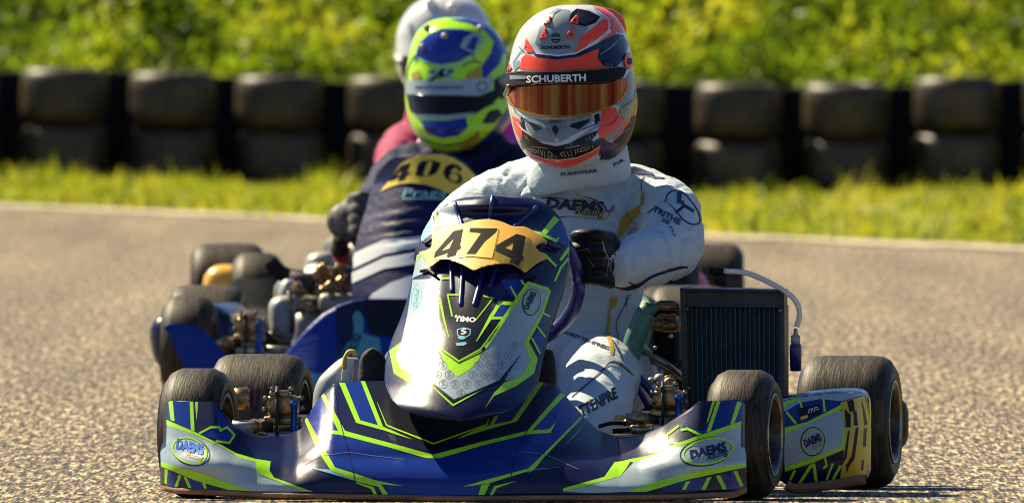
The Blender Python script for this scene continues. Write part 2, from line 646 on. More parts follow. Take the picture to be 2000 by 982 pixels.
def stroke(pts, w, closed=False):
    pts = [Vector(p).to_2d() if not isinstance(p, Vector) else p for p in [Vector((p[0], p[1])) for p in pts]]
    n = len(pts)
    ww = list(w) if isinstance(w, (list, tuple)) else [w] * n
    Lf, Rt = [], []
    for i in range(n):
        if closed:
            a, b, c = pts[i - 1], pts[i], pts[(i + 1) % n]
        else:
            a, b, c = pts[max(i - 1, 0)], pts[i], pts[min(i + 1, n - 1)]
        d1 = (b - a).normalized() if (b - a).length > 0 else (c - b).normalized()
        d2 = (c - b).normalized() if (c - b).length > 0 else d1
        nrm = Vector((-(d1 + d2).y, (d1 + d2).x))
        nrm = nrm.normalized() if nrm.length > 1e-6 else Vector((-d1.y, d1.x))
        k = 1 / max(.45, nrm.dot(Vector((-d1.y, d1.x))))
        Lf.append(b + nrm * ww[i] / 2 * k)
        Rt.append(b - nrm * ww[i] / 2 * k)
    if closed:
        return [[tuple(p) for p in Lf], [tuple(p) for p in Rt]]
    return [[tuple(p) for p in Lf] + [tuple(p) for p in reversed(Rt)]]


def ellipse(cx, cy, rx, ry, rot=0, n=28):
    c, s = math.cos(rot), math.sin(rot)
    return [(cx + rx * math.cos(t) * c - ry * math.sin(t) * s, cy + rx * math.cos(t) * s + ry * math.sin(t) * c) for t in np.linspace(0, 2 * PI, n, endpoint=False)]


def inside(x, y, loops):
    r = False
    for lp in loops:
        n = len(lp)
        j = n - 1
        for i in range(n):
            if (lp[i][1] > y) != (lp[j][1] > y) and x < (lp[j][0] - lp[i][0]) * (y - lp[i][1]) / (lp[j][1] - lp[i][1]) + lp[i][0]:
                r = not r
            j = i
    return r


class Print:
    """a sheet of print on one host surface"""
    def __init__(self, host, d0, base=.0005, step=3.0, gap=.0003):
        self.host, self.d0, self.base, self.step, self.gap = host, d0, base, step, gap
        self.mid, self.norm = None, []
        self.mb, self.mats = MB(), []

    def drop(self, px, py, off):
        loc = None
        for k in range(14):                    # just past the rim: pull in towards the middle of the print
            d = ray(px, py).normalized()
            loc, nrm, fi, _d = self.host.ray_cast(CAM, d)
            if loc is not None or self.mid is None:
                break
            ex, ey = self.mid[0] - px, self.mid[1] - py
            ln = math.hypot(ex, ey) + 1e-6
            st = min(2.0, ln)
            px, py = px + ex / ln * st, py + ey / ln * st
        if loc is None:
            loc, nrm, fi, _d = self.host.find_nearest(W(px, py, self.d0))
        sm = self.host.smooth(loc, fi) or nrm
        if sm.dot(d) > 0:
            sm = -sm
        self.last = sm
        if nrm.dot(d) > 0:
            nrm = -nrm
        return loc + nrm * off * .6 - d * off * .6

    def mi(self, m):
        if m not in self.mats:
            self.mats.append(m)
        return self.mats.index(m)

    def poly(self, m, loops, layer=0, step=None, lift=0.0):
        step = self.step if step is None or step > self.step else step
        if not isinstance(loops[0][0], (list, tuple)):
            loops = [loops]
        off = self.base + self.gap * layer + lift
        o0 = loops[0]
        self.mid = (sum(p[0] for p in o0) / len(o0), sum(p[1] for p in o0) / len(o0))
        pts, edges = [], []
        for lp in loops:
            s0 = len(pts)
            for i in range(len(lp)):
                a, b = lp[i], lp[(i + 1) % len(lp)]
                k = max(1, int(math.hypot(b[0] - a[0], b[1] - a[1]) / step))
                for j in range(k):
                    pts.append((a[0] + (b[0] - a[0]) * j / k, a[1] + (b[1] - a[1]) * j / k))
            n = len(pts) - s0
            edges += [(s0 + i, s0 + (i + 1) % n) for i in range(n)]
        xs, ys = [p[0] for p in pts], [p[1] for p in pts]
        gx = np.arange(min(xs) + step / 2, max(xs), step)
        gy = np.arange(min(ys) + step / 2, max(ys), step)
        if len(gx) * len(gy) < 30000:
            bound = np.array(pts)
            for x in gx:
                for y in gy:
                    if inside(x, y, loops) and np.min(np.abs(bound[:, 0] - x) + np.abs(bound[:, 1] - y)) > step * .4:
                        pts.append((x, y))
        vv, _e, ff, *_r = delaunay_2d_cdt([Vector(p) for p in pts], edges, [], 0, 1e-5)
        keep = [t for t in ff if inside(sum(vv[i].x for i in t) / 3, sum(vv[i].y for i in t) / 3, loops)]
        used = sorted({i for t in keep for i in t})
        ix = {u: k for k, u in enumerate(used)}
        V = []
        for u in used:
            V.append(self.drop(vv[u].x, vv[u].y, off))
            self.norm.append(self.last)
        # wind towards the viewer
        fs = []
        for t in keep:
            a, b, c = [V[ix[i]] for i in t]
            q = tuple(ix[i] for i in t)
            fs.append(q if (b - a).cross(c - a).dot(CAM - a) > 0 else q[::-1])
        self.mb.put(V, fs, self.mi(m))
        return self

    def curve(self, m, pts, wd, layer=0):
        k = 5
        c = [(p.x, p.y) for p in catmull([(p[0], p[1], 0) for p in pts], k)]
        ww = wd if isinstance(wd, (int, float)) else list(np.interp(np.linspace(0, len(wd) - 1, len(c)), range(len(wd)), wd))
        return self.line(m, c, ww, layer)

    def line(self, m, pts, wd, layer=0, closed=False, step=None):
        return self.poly(m, stroke(pts, wd, closed), layer, step)

    def text(self, m, s, a, b, h, layer=0, slant=0.0, bold=0.0, arc=0.0):
        v, f, x0, x1, cap = glyphs(s, bold)
        off = self.base + self.gap * layer
        dx, dy = (b[0] - a[0]), (b[1] - a[1])
        ln = math.hypot(dx, dy)
        ux, uy = dx / ln, dy / ln
        nx, ny = uy, -ux                       # up on the picture
        Q = []
        for p in v:
            t = (p[0] - x0) / (x1 - x0)
            k = p[1] / cap * h
            e = arc * (4 * t * (1 - t)) * ln
            Q.append((a[0] + dx * t + nx * (k + e) + ux * slant * k, a[1] + dy * t + ny * (k + e) + uy * slant * k))
        self.mid = ((a[0] + b[0]) / 2, (a[1] + b[1]) / 2)
        todo, tris = [tuple(Q[i] for i in t) for t in f], []
        while todo:
            A, B, C = todo.pop()
            ls = [math.dist(A, B), math.dist(B, C), math.dist(C, A)]
            if max(ls) > 4.2:
                i = ls.index(max(ls))
                A, B, C = ((A, B, C), (B, C, A), (C, A, B))[i]
                Mm = ((A[0] + B[0]) / 2, (A[1] + B[1]) / 2)
                todo += [(A, Mm, C), (Mm, B, C)]
            else:
                tris.append((A, B, C))
        ids, V, fs = {}, [], []
        for t in tris:
            q = []
            for p in t:
                kk = (round(p[0], 3), round(p[1], 3))
                if kk not in ids:
                    ids[kk] = len(V)
                    V.append(self.drop(p[0], p[1], off))
                    self.norm.append(self.last)
                q.append(ids[kk])
            A, B, C = [V[i] for i in q]
            fs.append(tuple(q) if (B - A).cross(C - A).dot(CAM - A) > 0 else tuple(q)[::-1])
        self.mb.put(V, fs, self.mi(m))
        return self

    def build(self, name, parent, solid=0.0):
        if solid:
            n = len(self.mb.v)
            cnt = {}
            for q in self.mb.f:
                for i in range(len(q)):
                    e = (q[i], q[(i + 1) % len(q)])
                    cnt[e] = cnt.get(e, 0) + 1
            rim = [e for e in cnt if (e[1], e[0]) not in cnt]
            back = [p + Vector((0, solid, 0)) for p in self.mb.v]
            f0, m0 = list(self.mb.f), list(self.mb.m)
            self.mb.v += back
            self.mb.f += [tuple(i + n for i in reversed(q)) for q in f0] + [(e[1], e[0], e[0] + n, e[1] + n) for e in rim]
            self.mb.m += m0 + [0] * len(rim)
            o = self.mb.build(name, self.mats, parent)
            self.mb.v, self.mb.f, self.mb.m = self.mb.v[:n], f0, m0
            return o
        o = self.mb.build(name, self.mats, parent)
        R3 = MW[parent.name].to_3x3().inverted()
        o.data.normals_split_custom_set_from_vertices([tuple((R3 @ p).normalized()) for p in self.norm])
        return o


_GL = {}


def glyphs(s, bold=0.0):
    if (s, bold) in _GL:
        return _GL[(s, bold)]
    res = []
    for body in (s, 'H'):
        cu = bpy.data.curves.new('lettering', 'FONT')
        cu.body = body
        cu.offset = bold
        cu.resolution_u = 2
        o = bpy.data.objects.new('lettering', cu)
        COL.objects.link(o)
        bpy.context.view_layer.update()
        dg = bpy.context.evaluated_depsgraph_get()
        me = bpy.data.meshes.new_from_object(o.evaluated_get(dg))
        bm = bmesh.new()
        bm.from_mesh(me)
        bmesh.ops.triangulate(bm, faces=bm.faces[:])
        bm.verts.index_update()
        res.append(([tuple(v.co) for v in bm.verts], [tuple(v.index for v in q.verts) for q in bm.faces]))
        bm.free()
        bpy.data.objects.remove(o)
        bpy.data.curves.remove(cu)
        bpy.data.meshes.remove(me)
    v, f = res[0]
    xs = [p[0] for p in v]
    cap = max(p[1] for p in res[1][0])
    _GL[(s, bold)] = (v, f, min(xs), max(xs), cap)
    return _GL[(s, bold)]


def fuse(parts, voxel=.008, smooth=4, wrinkle=0.0, wscale=9.0, wdir=(1, 1, 1), seed=0, calm=None, folds=None):
    """one continuous skin over overlapping shapes"""
    mb = MB()
    for v, f in parts:
        mb.put(v, f)
    me = mesh_of('body', mb.v, mb.f, [])
    o = bpy.data.objects.new('body', me)
    COL.objects.link(o)
    r = o.modifiers.new('r', 'REMESH')
    r.mode = 'VOXEL'
    r.voxel_size = voxel
    s = o.modifiers.new('s', 'SMOOTH')
    s.factor = .5
    s.iterations = smooth
    bpy.context.view_layer.update()
    dg = bpy.context.evaluated_depsgraph_get()
    m2 = bpy.data.meshes.new_from_object(o.evaluated_get(dg))
    V = [v.co.copy() for v in m2.vertices]
    Nn = [v.normal.copy() for v in m2.vertices]
    Fc = [tuple(p.vertices) for p in m2.polygons]
    bpy.data.objects.remove(o)
    bpy.data.meshes.remove(me)
    bpy.data.meshes.remove(m2)
    if folds:
        V = [p + n_ * folds(p) for p, n_ in zip(V, Nn)]
    if wrinkle:
        wd = Vector(wdir)
        for i, p in enumerate(V):
            q = Vector((p.x * wd.x, p.y * wd.y, p.z * wd.z)) * wscale + Vector((seed, 0, 0))
            w_ = noise.noise(q + noise.noise_vector(q * .6) * .8)
            ridge = 1 - abs(w_) * 2.2
            q2 = Vector((p.x, p.y, p.z * 1.6)) * wscale * 2.6 + Vector((0, seed, 0))
            r2 = 1 - abs(noise.noise(q2 + noise.noise_vector(q * 1.1) * 1.2)) * 2.6
            V[i] = p + Nn[i] * wrinkle * (calm(p) if calm else 1) * (ridge - .4 + .38 * max(-.6, r2))
    return V, Fc

# ------------------------------------------------------------------ the setting
STX = [-170, 40, 252, 462, 683, 905, 1130, 1355, 1570, 1785, 2000]
TOPS = [133, 135, 142, 148, 150, 155, 162, 165, 163, 152, 148]
WALLY = 75.0
KW = ppm(WALLY)
SX = [(p + 84 - 1000) / KW for p in STX]
SZ = [-(t - 138) / KW for t in TOPS]


def yline(x):
    return float(np.interp(x, [-400, -2.6, 2.6, 400], [66, 62.5, 41.2, 30]))


def gz(x, y):
    s = max(0.0, y - yline(x))
    k = min(1, s / 14)
    k = k * k * (3 - 2 * k)
    z = float(np.interp(x, SX, SZ)) * k
    if y > 76.4:
        z += min(8.5, (y - 76.4) * .62) + .06 * math.sin(x * 1.7 + y)
    return z


T = [(-400, -140), (400, -140), (400, 30), (2.6, 41.2), (-2.6, 62.5), (-400, 66)]
add('track', [(x, y, 0) for x, y in T], [tuple(range(6))], M['asphalt'])
tag(bpy.data.objects['track'], kind='structure')
xs = list(np.linspace(-400, -14, 6)) + list(np.linspace(-12, 12, 61)) + list(np.linspace(14, 400, 6))
fr = list(np.linspace(0, 1, 18))
V, nx_ = [], len(xs)
for k in fr:
    for x in xs:
        y = yline(x) + (75.5 - yline(x)) * k
        V.append((x, y, gz(x, y) - (.02 if k == 0 else 0)))
for y in (76.2, 77, 78, 80, 83, 86, 90, 95, 110, 400, 900):
    for x in xs:
        V.append((x, y, gz(x, y)))
verge = add('grass_verge', V, grid_faces(nx_, len(V) // nx_), M['soil'])
tag(verge, kind='structure')
M['kerbpaint'] = mat('dusty_concrete_edging', (0.40, 0.335, 0.235), .85, vary=.3, vscale=5, bump=.2, bscale=8)
V = []
ex = [-30] + list(np.linspace(-3.4, 3.4, 140)) + [30]
for x in ex:
    y = yline(x)
    V += [(x, y - 1.0 + .9 * noise.noise(Vector((x * 3.1, 0, 0))) + .5 * noise.noise(Vector((x * 11, 4, 0))), .006), (x, y + .15, .012)]
tag(add('edge_strip', V, [(2 * i, 2 * i + 2, 2 * i + 3, 2 * i + 1) for i in range(len(ex) - 1)], M['kerbpaint']), kind='structure')


def leaf_field(name, P, L, wd, dirs, bend, m):
    """many small blades: base points, lengths, widths, directions"""
    n = len(P)
    side = np.cross(dirs, rng.normal(size=(n, 3)))
    side /= np.linalg.norm(side, axis=1)[:, None] + 1e-9
    mid = P + dirs * (L * .55)[:, None]
    tip = P + dirs * L[:, None] + bend * L[:, None]
    v = np.empty((n, 5, 3))
    v[:, 0] = P - side * (wd * .35)[:, None]
    v[:, 1] = P + side * (wd * .35)[:, None]
    v[:, 2] = mid - side * (wd * .5)[:, None]
    v[:, 3] = mid + side * (wd * .5)[:, None]
    v[:, 4] = tip
    me = bpy.data.meshes.new(name)
    me.vertices.add(n * 5)
    me.vertices.foreach_set('co', v.reshape(-1).astype(np.float32))
    base = (np.arange(n) * 5)[:, None]
    tri = np.concatenate([base + np.array([0, 1, 3]), base + np.array([0, 3, 2]), base + np.array([2, 3, 4])], 1).reshape(-1)
    me.loops.add(len(tri))
    me.loops.foreach_set('vertex_index', tri.astype(np.int32))
    me.polygons.add(n * 3)
    me.polygons.foreach_set('loop_start', (np.arange(n * 3) * 3).astype(np.int32))
    me.polygons.foreach_set('loop_total', np.full(n * 3, 3, np.int32))
    me.materials.append(m)
    me.update()
    me.validate()
    o = bpy.data.objects.new(name, me)
    link(o)
    return tag(o, kind='stuff')


def unit(a):
    return a / (np.linalg.norm(a, axis=1)[:, None] + 1e-9)


P = []
for _ in range(52000):
    x = random.uniform(-4.2, 4.2)
    y0 = yline(x) - .9 * random.random() ** 3
    y = y0 + (76.1 - y0) * random.random()
    P.append((x, y, gz(x, y) - .01))
P = np.array(P)
n = len(P)
tall = np.array([.25 + 1.5 * max(0, .5 + .9 * noise.noise(Vector((p[0] * 2.6, p[1] * .7, 0)))) ** 2 for p in P])
nearwall = np.clip((P[:, 1] - 73) / 3, 0, 1)
Ls = rng.uniform(.035, .085, n) * tall * (1 + 1.6 * nearwall * (rng.random(n) > .95))
dr = unit(np.stack([rng.normal(0, .45, n), rng.normal(0, .45, n), np.ones(n)], 1))
leaf_field('grass', P, Ls, rng.uniform(.008, .018, n), dr, rng.normal(0, .25, (n, 3)), M['grass'])

P, Ls, dr = [], [], []
for _ in range(1500):
    wide = random.random() < .25
    x = random.uniform(-9, 9) if wide else random.uniform(-3.3, 3.3)
    y = random.uniform(76.3, 83 if wide else 79.4)
    r = random.uniform(.12, .34)
    h = r * random.uniform(.7, 1.5)
    z = gz(x, y)
    for _k in range(62):
        d = rng.normal(size=3)
        d /= np.linalg.norm(d)
        q = random.random() ** .4
        P.append((x + d[0] * r * q, y + d[1] * r * q, z + .03 + abs(d[2]) * h * q))
        Ls.append(random.uniform(.03, .08))
        e = d + np.array([0, 0, .6]) + rng.normal(size=3) * .5
        dr.append(e / np.linalg.norm(e))
P, Ls, dr = np.array(P), np.array(Ls), np.array(dr)
leaf_field('bank_undergrowth', P, Ls, Ls * rng.uniform(.35, .6, len(P)), dr, rng.normal(0, .15, (len(P), 3)), M['weeds'])

# tyre wall
R_, w_ = .226, .140
prof = [(-w_, .12), (-w_ - .004, .15), (-w_, .185), (-w_ + .014, .211), (-w_ + .046, R_ - .002), (-.04, R_), (.04, R_), (w_ - .046, R_ - .002), (w_ - .014, .211),
        (w_, .185), (w_ + .004, .15), (w_, .12), (w_ - .03, .115), (.05, .15), (-.05, .15), (-w_ + .03, .115)]
v, f = lathe(prof, 40, axis='Z', closed=True)
tyre_me = mesh_of('tyre', v, f, M['walltyre'])
who = ['half stack cut by the picture edge', 'fourth stack outward from the plain white helmet',
       'third stack outward from the plain white helmet', 'second stack outward from the plain white helmet', 'stack touching the plain white helmet',
       'stack screened by the two front helmets', 'dark stack touching the red and white helmet',
       'first clear stack beyond the white-suited arm', 'second clear stack beyond the white-suited arm', 'third clear stack beyond the white-suited arm', 'sliver of stack at the picture edge beyond the radiator']
for i in range(11):
    for lv in (0, 1):
        o = bpy.data.objects.new('tyre', tyre_me)
        o.location = (SX[i] + random.uniform(-.008, .008), WALLY + random.uniform(-.02, .02), SZ[i] + .145 + lv * .294)
        tilt = {(8, 1): (.0, -.055, 0), (7, 1): (0, .03, 0), (9, 1): (0, -.035, 0)}.get((i, lv), (random.uniform(-.02, .02), random.uniform(-.02, .02), 0))
        o.rotation_euler = (tilt[0], tilt[1], random.uniform(0, 6))
        link(o)
        tag(o, ('upper' if lv else 'lower') + ' tyre of the ' + who[i], 'tyre', 'tyres stacked in the wall along the verge')


# added black sheet behind the stacks, standing in for shade in the gaps
V = []
bx_ = np.linspace(SX[0] - .8, SX[-1] + .8, 90)
for d, zz in ((0, -.05), (0, .555), (.014, .56), (.014, -.05)):
    for x in bx_:
        V.append((x, WALLY + .42 + d + .012 * math.sin(x * 3.1), float(np.interp(x, SX, SZ)) + zz + .012 * math.sin(x * 2.3)))
tag(add('gap_shade_sheet', V, grid_faces(90, 4), M['gapshade']), 'added black sheet that darkens the gaps behind the stacked tyres', 'backdrop')


# ------------------------------------------------------------------ karts
def tyre_mesh(w2, R, rr):
    pr = [(-w2 + .012, rr), (-w2 + .003, rr + .012), (-w2, rr + .03), (-w2 + .004, R - .022), (-w2 + .012, R - .009), (-w2 + .026, R - .002), (-w2 * .5, R),
          (w2 * .5, R), (w2 - .026, R - .002), (w2 - .012, R - .009), (w2 - .004, R - .022), (w2, rr + .03), (w2 - .003, rr + .012), (w2 - .012, rr)]
    n = 56
    v, f = lathe(pr, n, closed=True)
    mi = []
    for i in range(len(pr)):
        mi += [0 if 3 <= i <= 9 else 1] * n
    return mesh_of('tyre', v, f, [M['rubber'], M['sidewall']], mi)


def rim_mesh(w2, rr):
    mb = MB()
    mb.lathe([(-w2 + .008, rr + .004), (-w2 + .004, rr + .008), (-w2 + .004, rr - .004), (-w2 + .03, rr - .012), (w2 - .03, rr - .012), (w2 - .004, rr - .004),
              (w2 - .001, rr + .009), (w2 - .006, rr + .010)], 48, closed=True)
    mb.lathe([(-.02, .03), (-.02, rr - .01), (.0, rr - .01), (.004, .03)], 32, mi=1, closed=True)
    mb.lathe([(-.03, .028), (.03, .026), (.035, .012), (.05, .010)], 20, mi=1)
    mb.put(*tube([(w2 - .003, (rr + .006) * math.cos(2 * PI * k / 40), (rr + .006) * math.sin(2 * PI * k / 40)) for k in range(41)], .0035, 8), 2)
    for k in range(3):
        a = 2 * PI * k / 3
        mb.ball((.012, .02 * math.cos(a) * 2, .02 * math.sin(a) * 2), .007, n=8, m=6)
    me = mesh_of('rim', mb.v, mb.f, [M['rim'], M['hub'], M['steel']], mb.m)
    return me


RF, RR = .127, .133
FT, RT = tyre_mesh(.062, RF, .072), tyre_mesh(.094, RR, .075)
FRM, RRM = rim_mesh(.062, .072), rim_mesh(.094, .075)


def make_kart(label, loc, yaw, sc, ea=-.22, seatm='seat', track_f=.545, track_r=.60, wz=.425):
    k = thing('racing_kart', label, 'go-kart', loc, yaw, sc, 'racing karts')
    for (x, y, tm, rm, R, st) in ((track_f, 0, FT, FRM, RF, -.03), (-track_f, 0, FT, FRM, RF, -.03), (track_r, 1.04, RT, RRM, RR, 0), (-track_r, 1.04, RT, RRM, RR, 0)):
        wh = sub('wheel', k, (x, y, R), (0, 0, (0 if x > 0 else PI) + st))
        for nm, me in (('tyre', tm), ('rim', rm)):
            o = bpy.data.objects.new(nm, me)
            o.rotation_euler = (random.uniform(0, 6), 0, 0)
            link(o, wh)
    for s in (-1, 1):
        MB().tube([(s * .20, -.27, .055), (s * .26, .05, .05), (s * .33, .5, .05), (s * .32, 1.22, .075)], .0145, 10, curve=5).build('chassis_rail', M['hub'], k, True)
        MB().tube([(s * .30, 0, .10), (s * .44, 0, .115)], .016).tube([(s * .42, .0, .125), (s * .53, 0, .127)], .011).build('stub_axle', M['steel'], k, True)
        MB().tube([(s * .05, .12, .12), (s * .44, .06, .12)], .006).build('tie_rod', M['steel'], k, True)
        MB().tube([(s * .15, -.03, .05), (s * .15, -.02, .10), (s * .15, .01, .17), (s * .11, .01, .18)], .006, 8, curve=3).build('pedal', M['dark'], k, True)
    MB().tube([(-.33, 0, .06), (.33, 0, .06)], .014).build('front_crossbar', M['hub'], k, True)
    MB().box((0, .32, .035), (.50, .86, .006), .002).build('floor_tray', M['dark'], k, True)
    MB().tube([(-track_r, 1.04, RR), (track_r, 1.04, RR)], .02).build('rear_axle', M['steel'], k, True)
    MB().box((0, 1.27, .125), (track_r * 2 + .17, .10, .115), .035, seg=3).build('rear_bumper', M['dark'], k, True)
    # bucket seat
    V = []
    nu, nv = 25, 12
    for j in range(nv):
        t = j / (nv - 1)
        for i in range(nu):
            a = math.radians(-125 + 250 * i / (nu - 1))
            c = math.cos(a)
            hgt = .05 + t * (.27 + .13 * c if c > 0 else .27 * (1 + c * .9))
            V.append((.215 * math.sin(a) * (.86 + .16 * t), .80 + (.17 * c if c > 0 else .26 * c) * (.85 + .2 * t) + .12 * t, hgt))
    add('seat', V, grid_faces(nu, nv), M[seatm], k, True, solid=.008)
    V = []
    for i in range(29):
        a = 2 * PI * i / 28
        V.append(Vector((.148 * math.cos(a), .42 - .148 * math.sin(a) * .45, wz + .148 * math.sin(a) * .89)))
    mb = MB().tube(V, .014, 10)
    for a in (0, 120, 240):
        a = math.radians(a + 30)
        mb.tube([(0, .42, wz), (.145 * math.cos(a), .42 - .145 * math.sin(a) * .45, wz + .145 * math.sin(a) * .89)], .009, 8)
    mb.build('steering_wheel', M['darkblue'], k, True)
    MB().tube([(0, .42, wz), (0, .08, .10)], .01).build('steering_column', M['steel'], k, True)
    # engine on the inside of the picture-left rail: crankcase, finned barrel, head
    mb = MB().box((ea, .93, .13), (.15, .17, .15), .03)
    for q in range(6):
        mb.box((ea, .92, .215 + q * .016), (.13, .13, .007), .003)
    mb.lathe([(.30, .05), (.315, .045), (.325, .02)], 20, (ea, .92, 0), 'Z', False)
    mb.build('engine', M['alu'], k, True)
    MB().tube([(ea, .98, .2), (ea - .08, 1.06, .25), (ea - .1, 1.2, .24), (ea + .05, 1.28, .23)], [.022, .03, .045, .03], 14, curve=5).build('exhaust', M['steel'], k, True)
    return k


YAW1 = -math.radians(9.2)
k1 = make_kart('leading blue and lime kart carrying number 474 on a gold plate', (-.081, .35, 0), YAW1, 1.0)
k2 = make_kart('dark blue kart carrying number 406, half hidden behind the leading kart', (-.244, 11.2, 0), -math.radians(4.7), 1.0, ea=-.3, seatm='dark')
k3 = make_kart('rearmost kart with magenta and yellow panels, under the plain white helmet', (-.125, 18.2, 0), 0, 1.1, seatm='dark', track_f=.521, track_r=.608)
K1 = MW[k1.name]


def K(a, b, c, m=K1):
    return m @ Vector((a, b, c))


# ---- front bumper of the leading kart
TOPX = [(300, 800), (318, 800), (327, 782), (415, 785), (430, 800), (455, 832), (500, 850), (550, 852), (580, 838), (600, 808), (620, 778), (650, 748), (700, 744),
        (900, 742), (1050, 745), (1085, 750), (1110, 778), (1140, 812), (1170, 840), (1210, 854), (1250, 850), (1300, 829), (1350, 797), (1367, 783), (1447, 780),
        (1456, 788), (1470, 800)]
BOTX = [(300, 943), (315, 945), (340, 951), (500, 960), (900, 968), (1300, 965), (1435, 959), (1456, 950), (1470, 945)]
YB = [(300, .28), (340, .19), (420, .12), (520, .07), (620, .04), (750, .015), (900, -.005), (1050, -.03), (1200, -.05), (1320, -.045), (1420, -.015), (1470, .05)]
LEAN = [(300, .05), (430, .07), (500, .12), (560, .18), (620, .25), (700, .28), (900, .30), (1085, .28), (1150, .25), (1220, .18), (1320, .10), (1400, .06), (1470, .05)]


def ix(tab, x):
    return float(np.interp(x, [t[0] for t in tab], [t[1] for t in tab]))


def sx(tab, x):
    return float(pchip([t[0] for t in tab], [t[1] for t in tab], x)[0])


nu, nv = 220, 34
V = []
us = sorted(list(np.linspace(0, 1, nu - 6)) + [.004, .008, .012, .988, .992, .996])
for j in range(nv):
    v_ = j / (nv - 1)
    Lx = 313 + 6 * (1 / (1 + math.exp(-(v_ - .52) * 40)))
    Rx = 1458 - 3 * (1 / (1 + math.exp(-(v_ - .42) * 40)))
    for u in us:
        x = Lx + (Rx - Lx) * u
        xn = 315 + (1457 - 315) * u
        t_, b_ = ix(TOPX, xn), ix(BOTX, xn)
        py = b_ + (t_ - b_) * v_
        g = .10 * v_ + .90 * max(0, v_ - .12) ** 1.35 / .88 ** 1.35
        y = sx(YB, xn) + sx(LEAN, xn) * g
        # the moulded step: wings stand proud of the centre, shallow crease across the belly
        belly = math.exp(-((xn - 890) / 300) ** 4)
        y += .010 * belly * math.exp(-((py - 893) / 14) ** 2)
        y -= .014 * math.exp(-((py - 905 + .0) / 22) ** 2) * (1 - belly)
        y += .016 * math.exp(-((xn - 560) / 55) ** 2) * v_ + .016 * math.exp(-((xn - 1235) / 60) ** 2) * v_
        V.append(W(x, py, y))
bump_f = grid_faces(nu, nv)
bump_v = V
fb = add('front_bumper', V, bump_f, M['navy'], k1, solid=.006)
H = bvh(V, bump_f)
# scraped lower lip
V2, n2 = [], 120
for j in range(7):
    a = PI * j / 6
    for i in range(n2):
        xn = 313 + (1458 - 313) * i / (n2 - 1)
        b_ = ix(BOTX, xn)
        V2.append(W(xn, b_ + 5.5 - 6.5 * math.cos(a), sx(YB, xn) - .010 * math.sin(a) + .003))
add('bumper_lip', V2, grid_faces(n2, 7, True), M['lip'], k1, solid=.01)

pr = Print(H, .1)
# belly
pr.poly(M['royal'], cI([(48, 392), (150, 235), (275, 470), (885, 640), (1505, 485), (1735, 240), (1852, 380), (1545, 715), (1205, 805), (1172, 888), (600, 888), (560, 805), (240, 715)]), 0, 14)
pr.poly(M['black'], cI([(440, 150), (1570, 155), (1430, 400), (1275, 440), (1000, 530), (890, 600), (770, 535), (560, 440)]), 0, 14)
pr.poly(M['royal'], cI([(308, 150), (415, 142), (535, 442), (410, 405)]), 1)
pr.poly(M['royal'], cI([(1318, 362), (1420, 300), (1510, 190), (1568, 152), (1585, 160), (1410, 400), (1275, 440)]), 1)
pr.poly(M['lime'], cI([(150, 226), (176, 226), (312, 468), (340, 478), (600, 548), (885, 625), (1190, 545), (1500, 470), (1715, 222), (1748, 236), (1535, 465), (1640, 461), (1686, 414),
                       (1652, 484), (1502, 493), (1190, 570), (930, 648), (840, 647), (590, 575), (300, 500), (188, 484), (165, 434), (192, 464), (268, 470)]), 2)
pr.poly(M['lime'], cI([(45, 388), (66, 385), (248, 708), (370, 745), (500, 788), (692, 828), (480, 810), (360, 785), (220, 726), (130, 590)]), 2)
pr.poly(M['cyan'], cI([(75, 709), (215, 722), (370, 775), (372, 792), (200, 742)]), 1)
pr.poly(M['lime'], cI([(378, 788), (500, 806), (548, 816), (597, 886), (560, 886), (530, 832), (375, 796)]), 2)
pr.poly(M['lime'], cI([(380, 801), (500, 834), (524, 886), (502, 886), (482, 846), (384, 809)]), 2)
pr.poly(M['lime'], cI([(1842, 382), (1870, 375), (1610, 640), (1548, 720), (1245, 812), (1078, 832), (1225, 790), (1505, 716), (1590, 636)]), 2)
pr.poly(M['lime'], cI([(1200, 822), (1256, 812), (1221, 886), (1181, 886)]), 2)
pr.poly(M['lime'], cI([(1432, 794), (1285, 828), (1255, 886), (1277, 886), (1300, 842)]), 2)
pr.poly(M['cyan'], cI([(1722, 704), (1560, 718), (1495, 745), (1530, 724)]), 1)
pr.poly(M['lime'], cI([(1887, 404), (1735, 577), (1805, 504)]), 2)
pr.poly(M['lime'], cI([(270, 150), (308, 148), (412, 402), (565, 445), (645, 480), (757, 528), (560, 466), (385, 418)]), 2)
pr.poly(M['lime'], cI([(413, 142), (440, 142), (562, 446), (530, 441)]), 2)
pr.line(M['lime'], cI([(522, 285), (583, 434), (890, 554), (1236, 430), (1252, 392)]), [.6, 2.4, 3, 2.6, 1.2], 2)
pr.poly(M['lime'], cI([(1572, 152), (1612, 152), (1432, 410), (1262, 456), (1036, 525), (1200, 445), (1400, 404)]), 2)
pr.poly(M['lime'], cI([(1290, 366), (1319, 362), (1277, 440), (1250, 442)]), 2)
# seams in the moulding
for q in ([(240, 160), (262, 340), (330, 590), (372, 760), (400, 880)], [(1640, 165), (1590, 300), (1480, 500), (1425, 620), (1390, 790)]):
    pr.line(M['hnavy'], cI(q), 1.6, 3)
pr.line(M['grey'], cI([(0, 715), (150, 635), (330, 608), (480, 630), (700, 655)]), .9, 3)
pr.line(M['grey'], cI([(1470, 604), (1620, 625), (1830, 720)]), 1.1, 3)
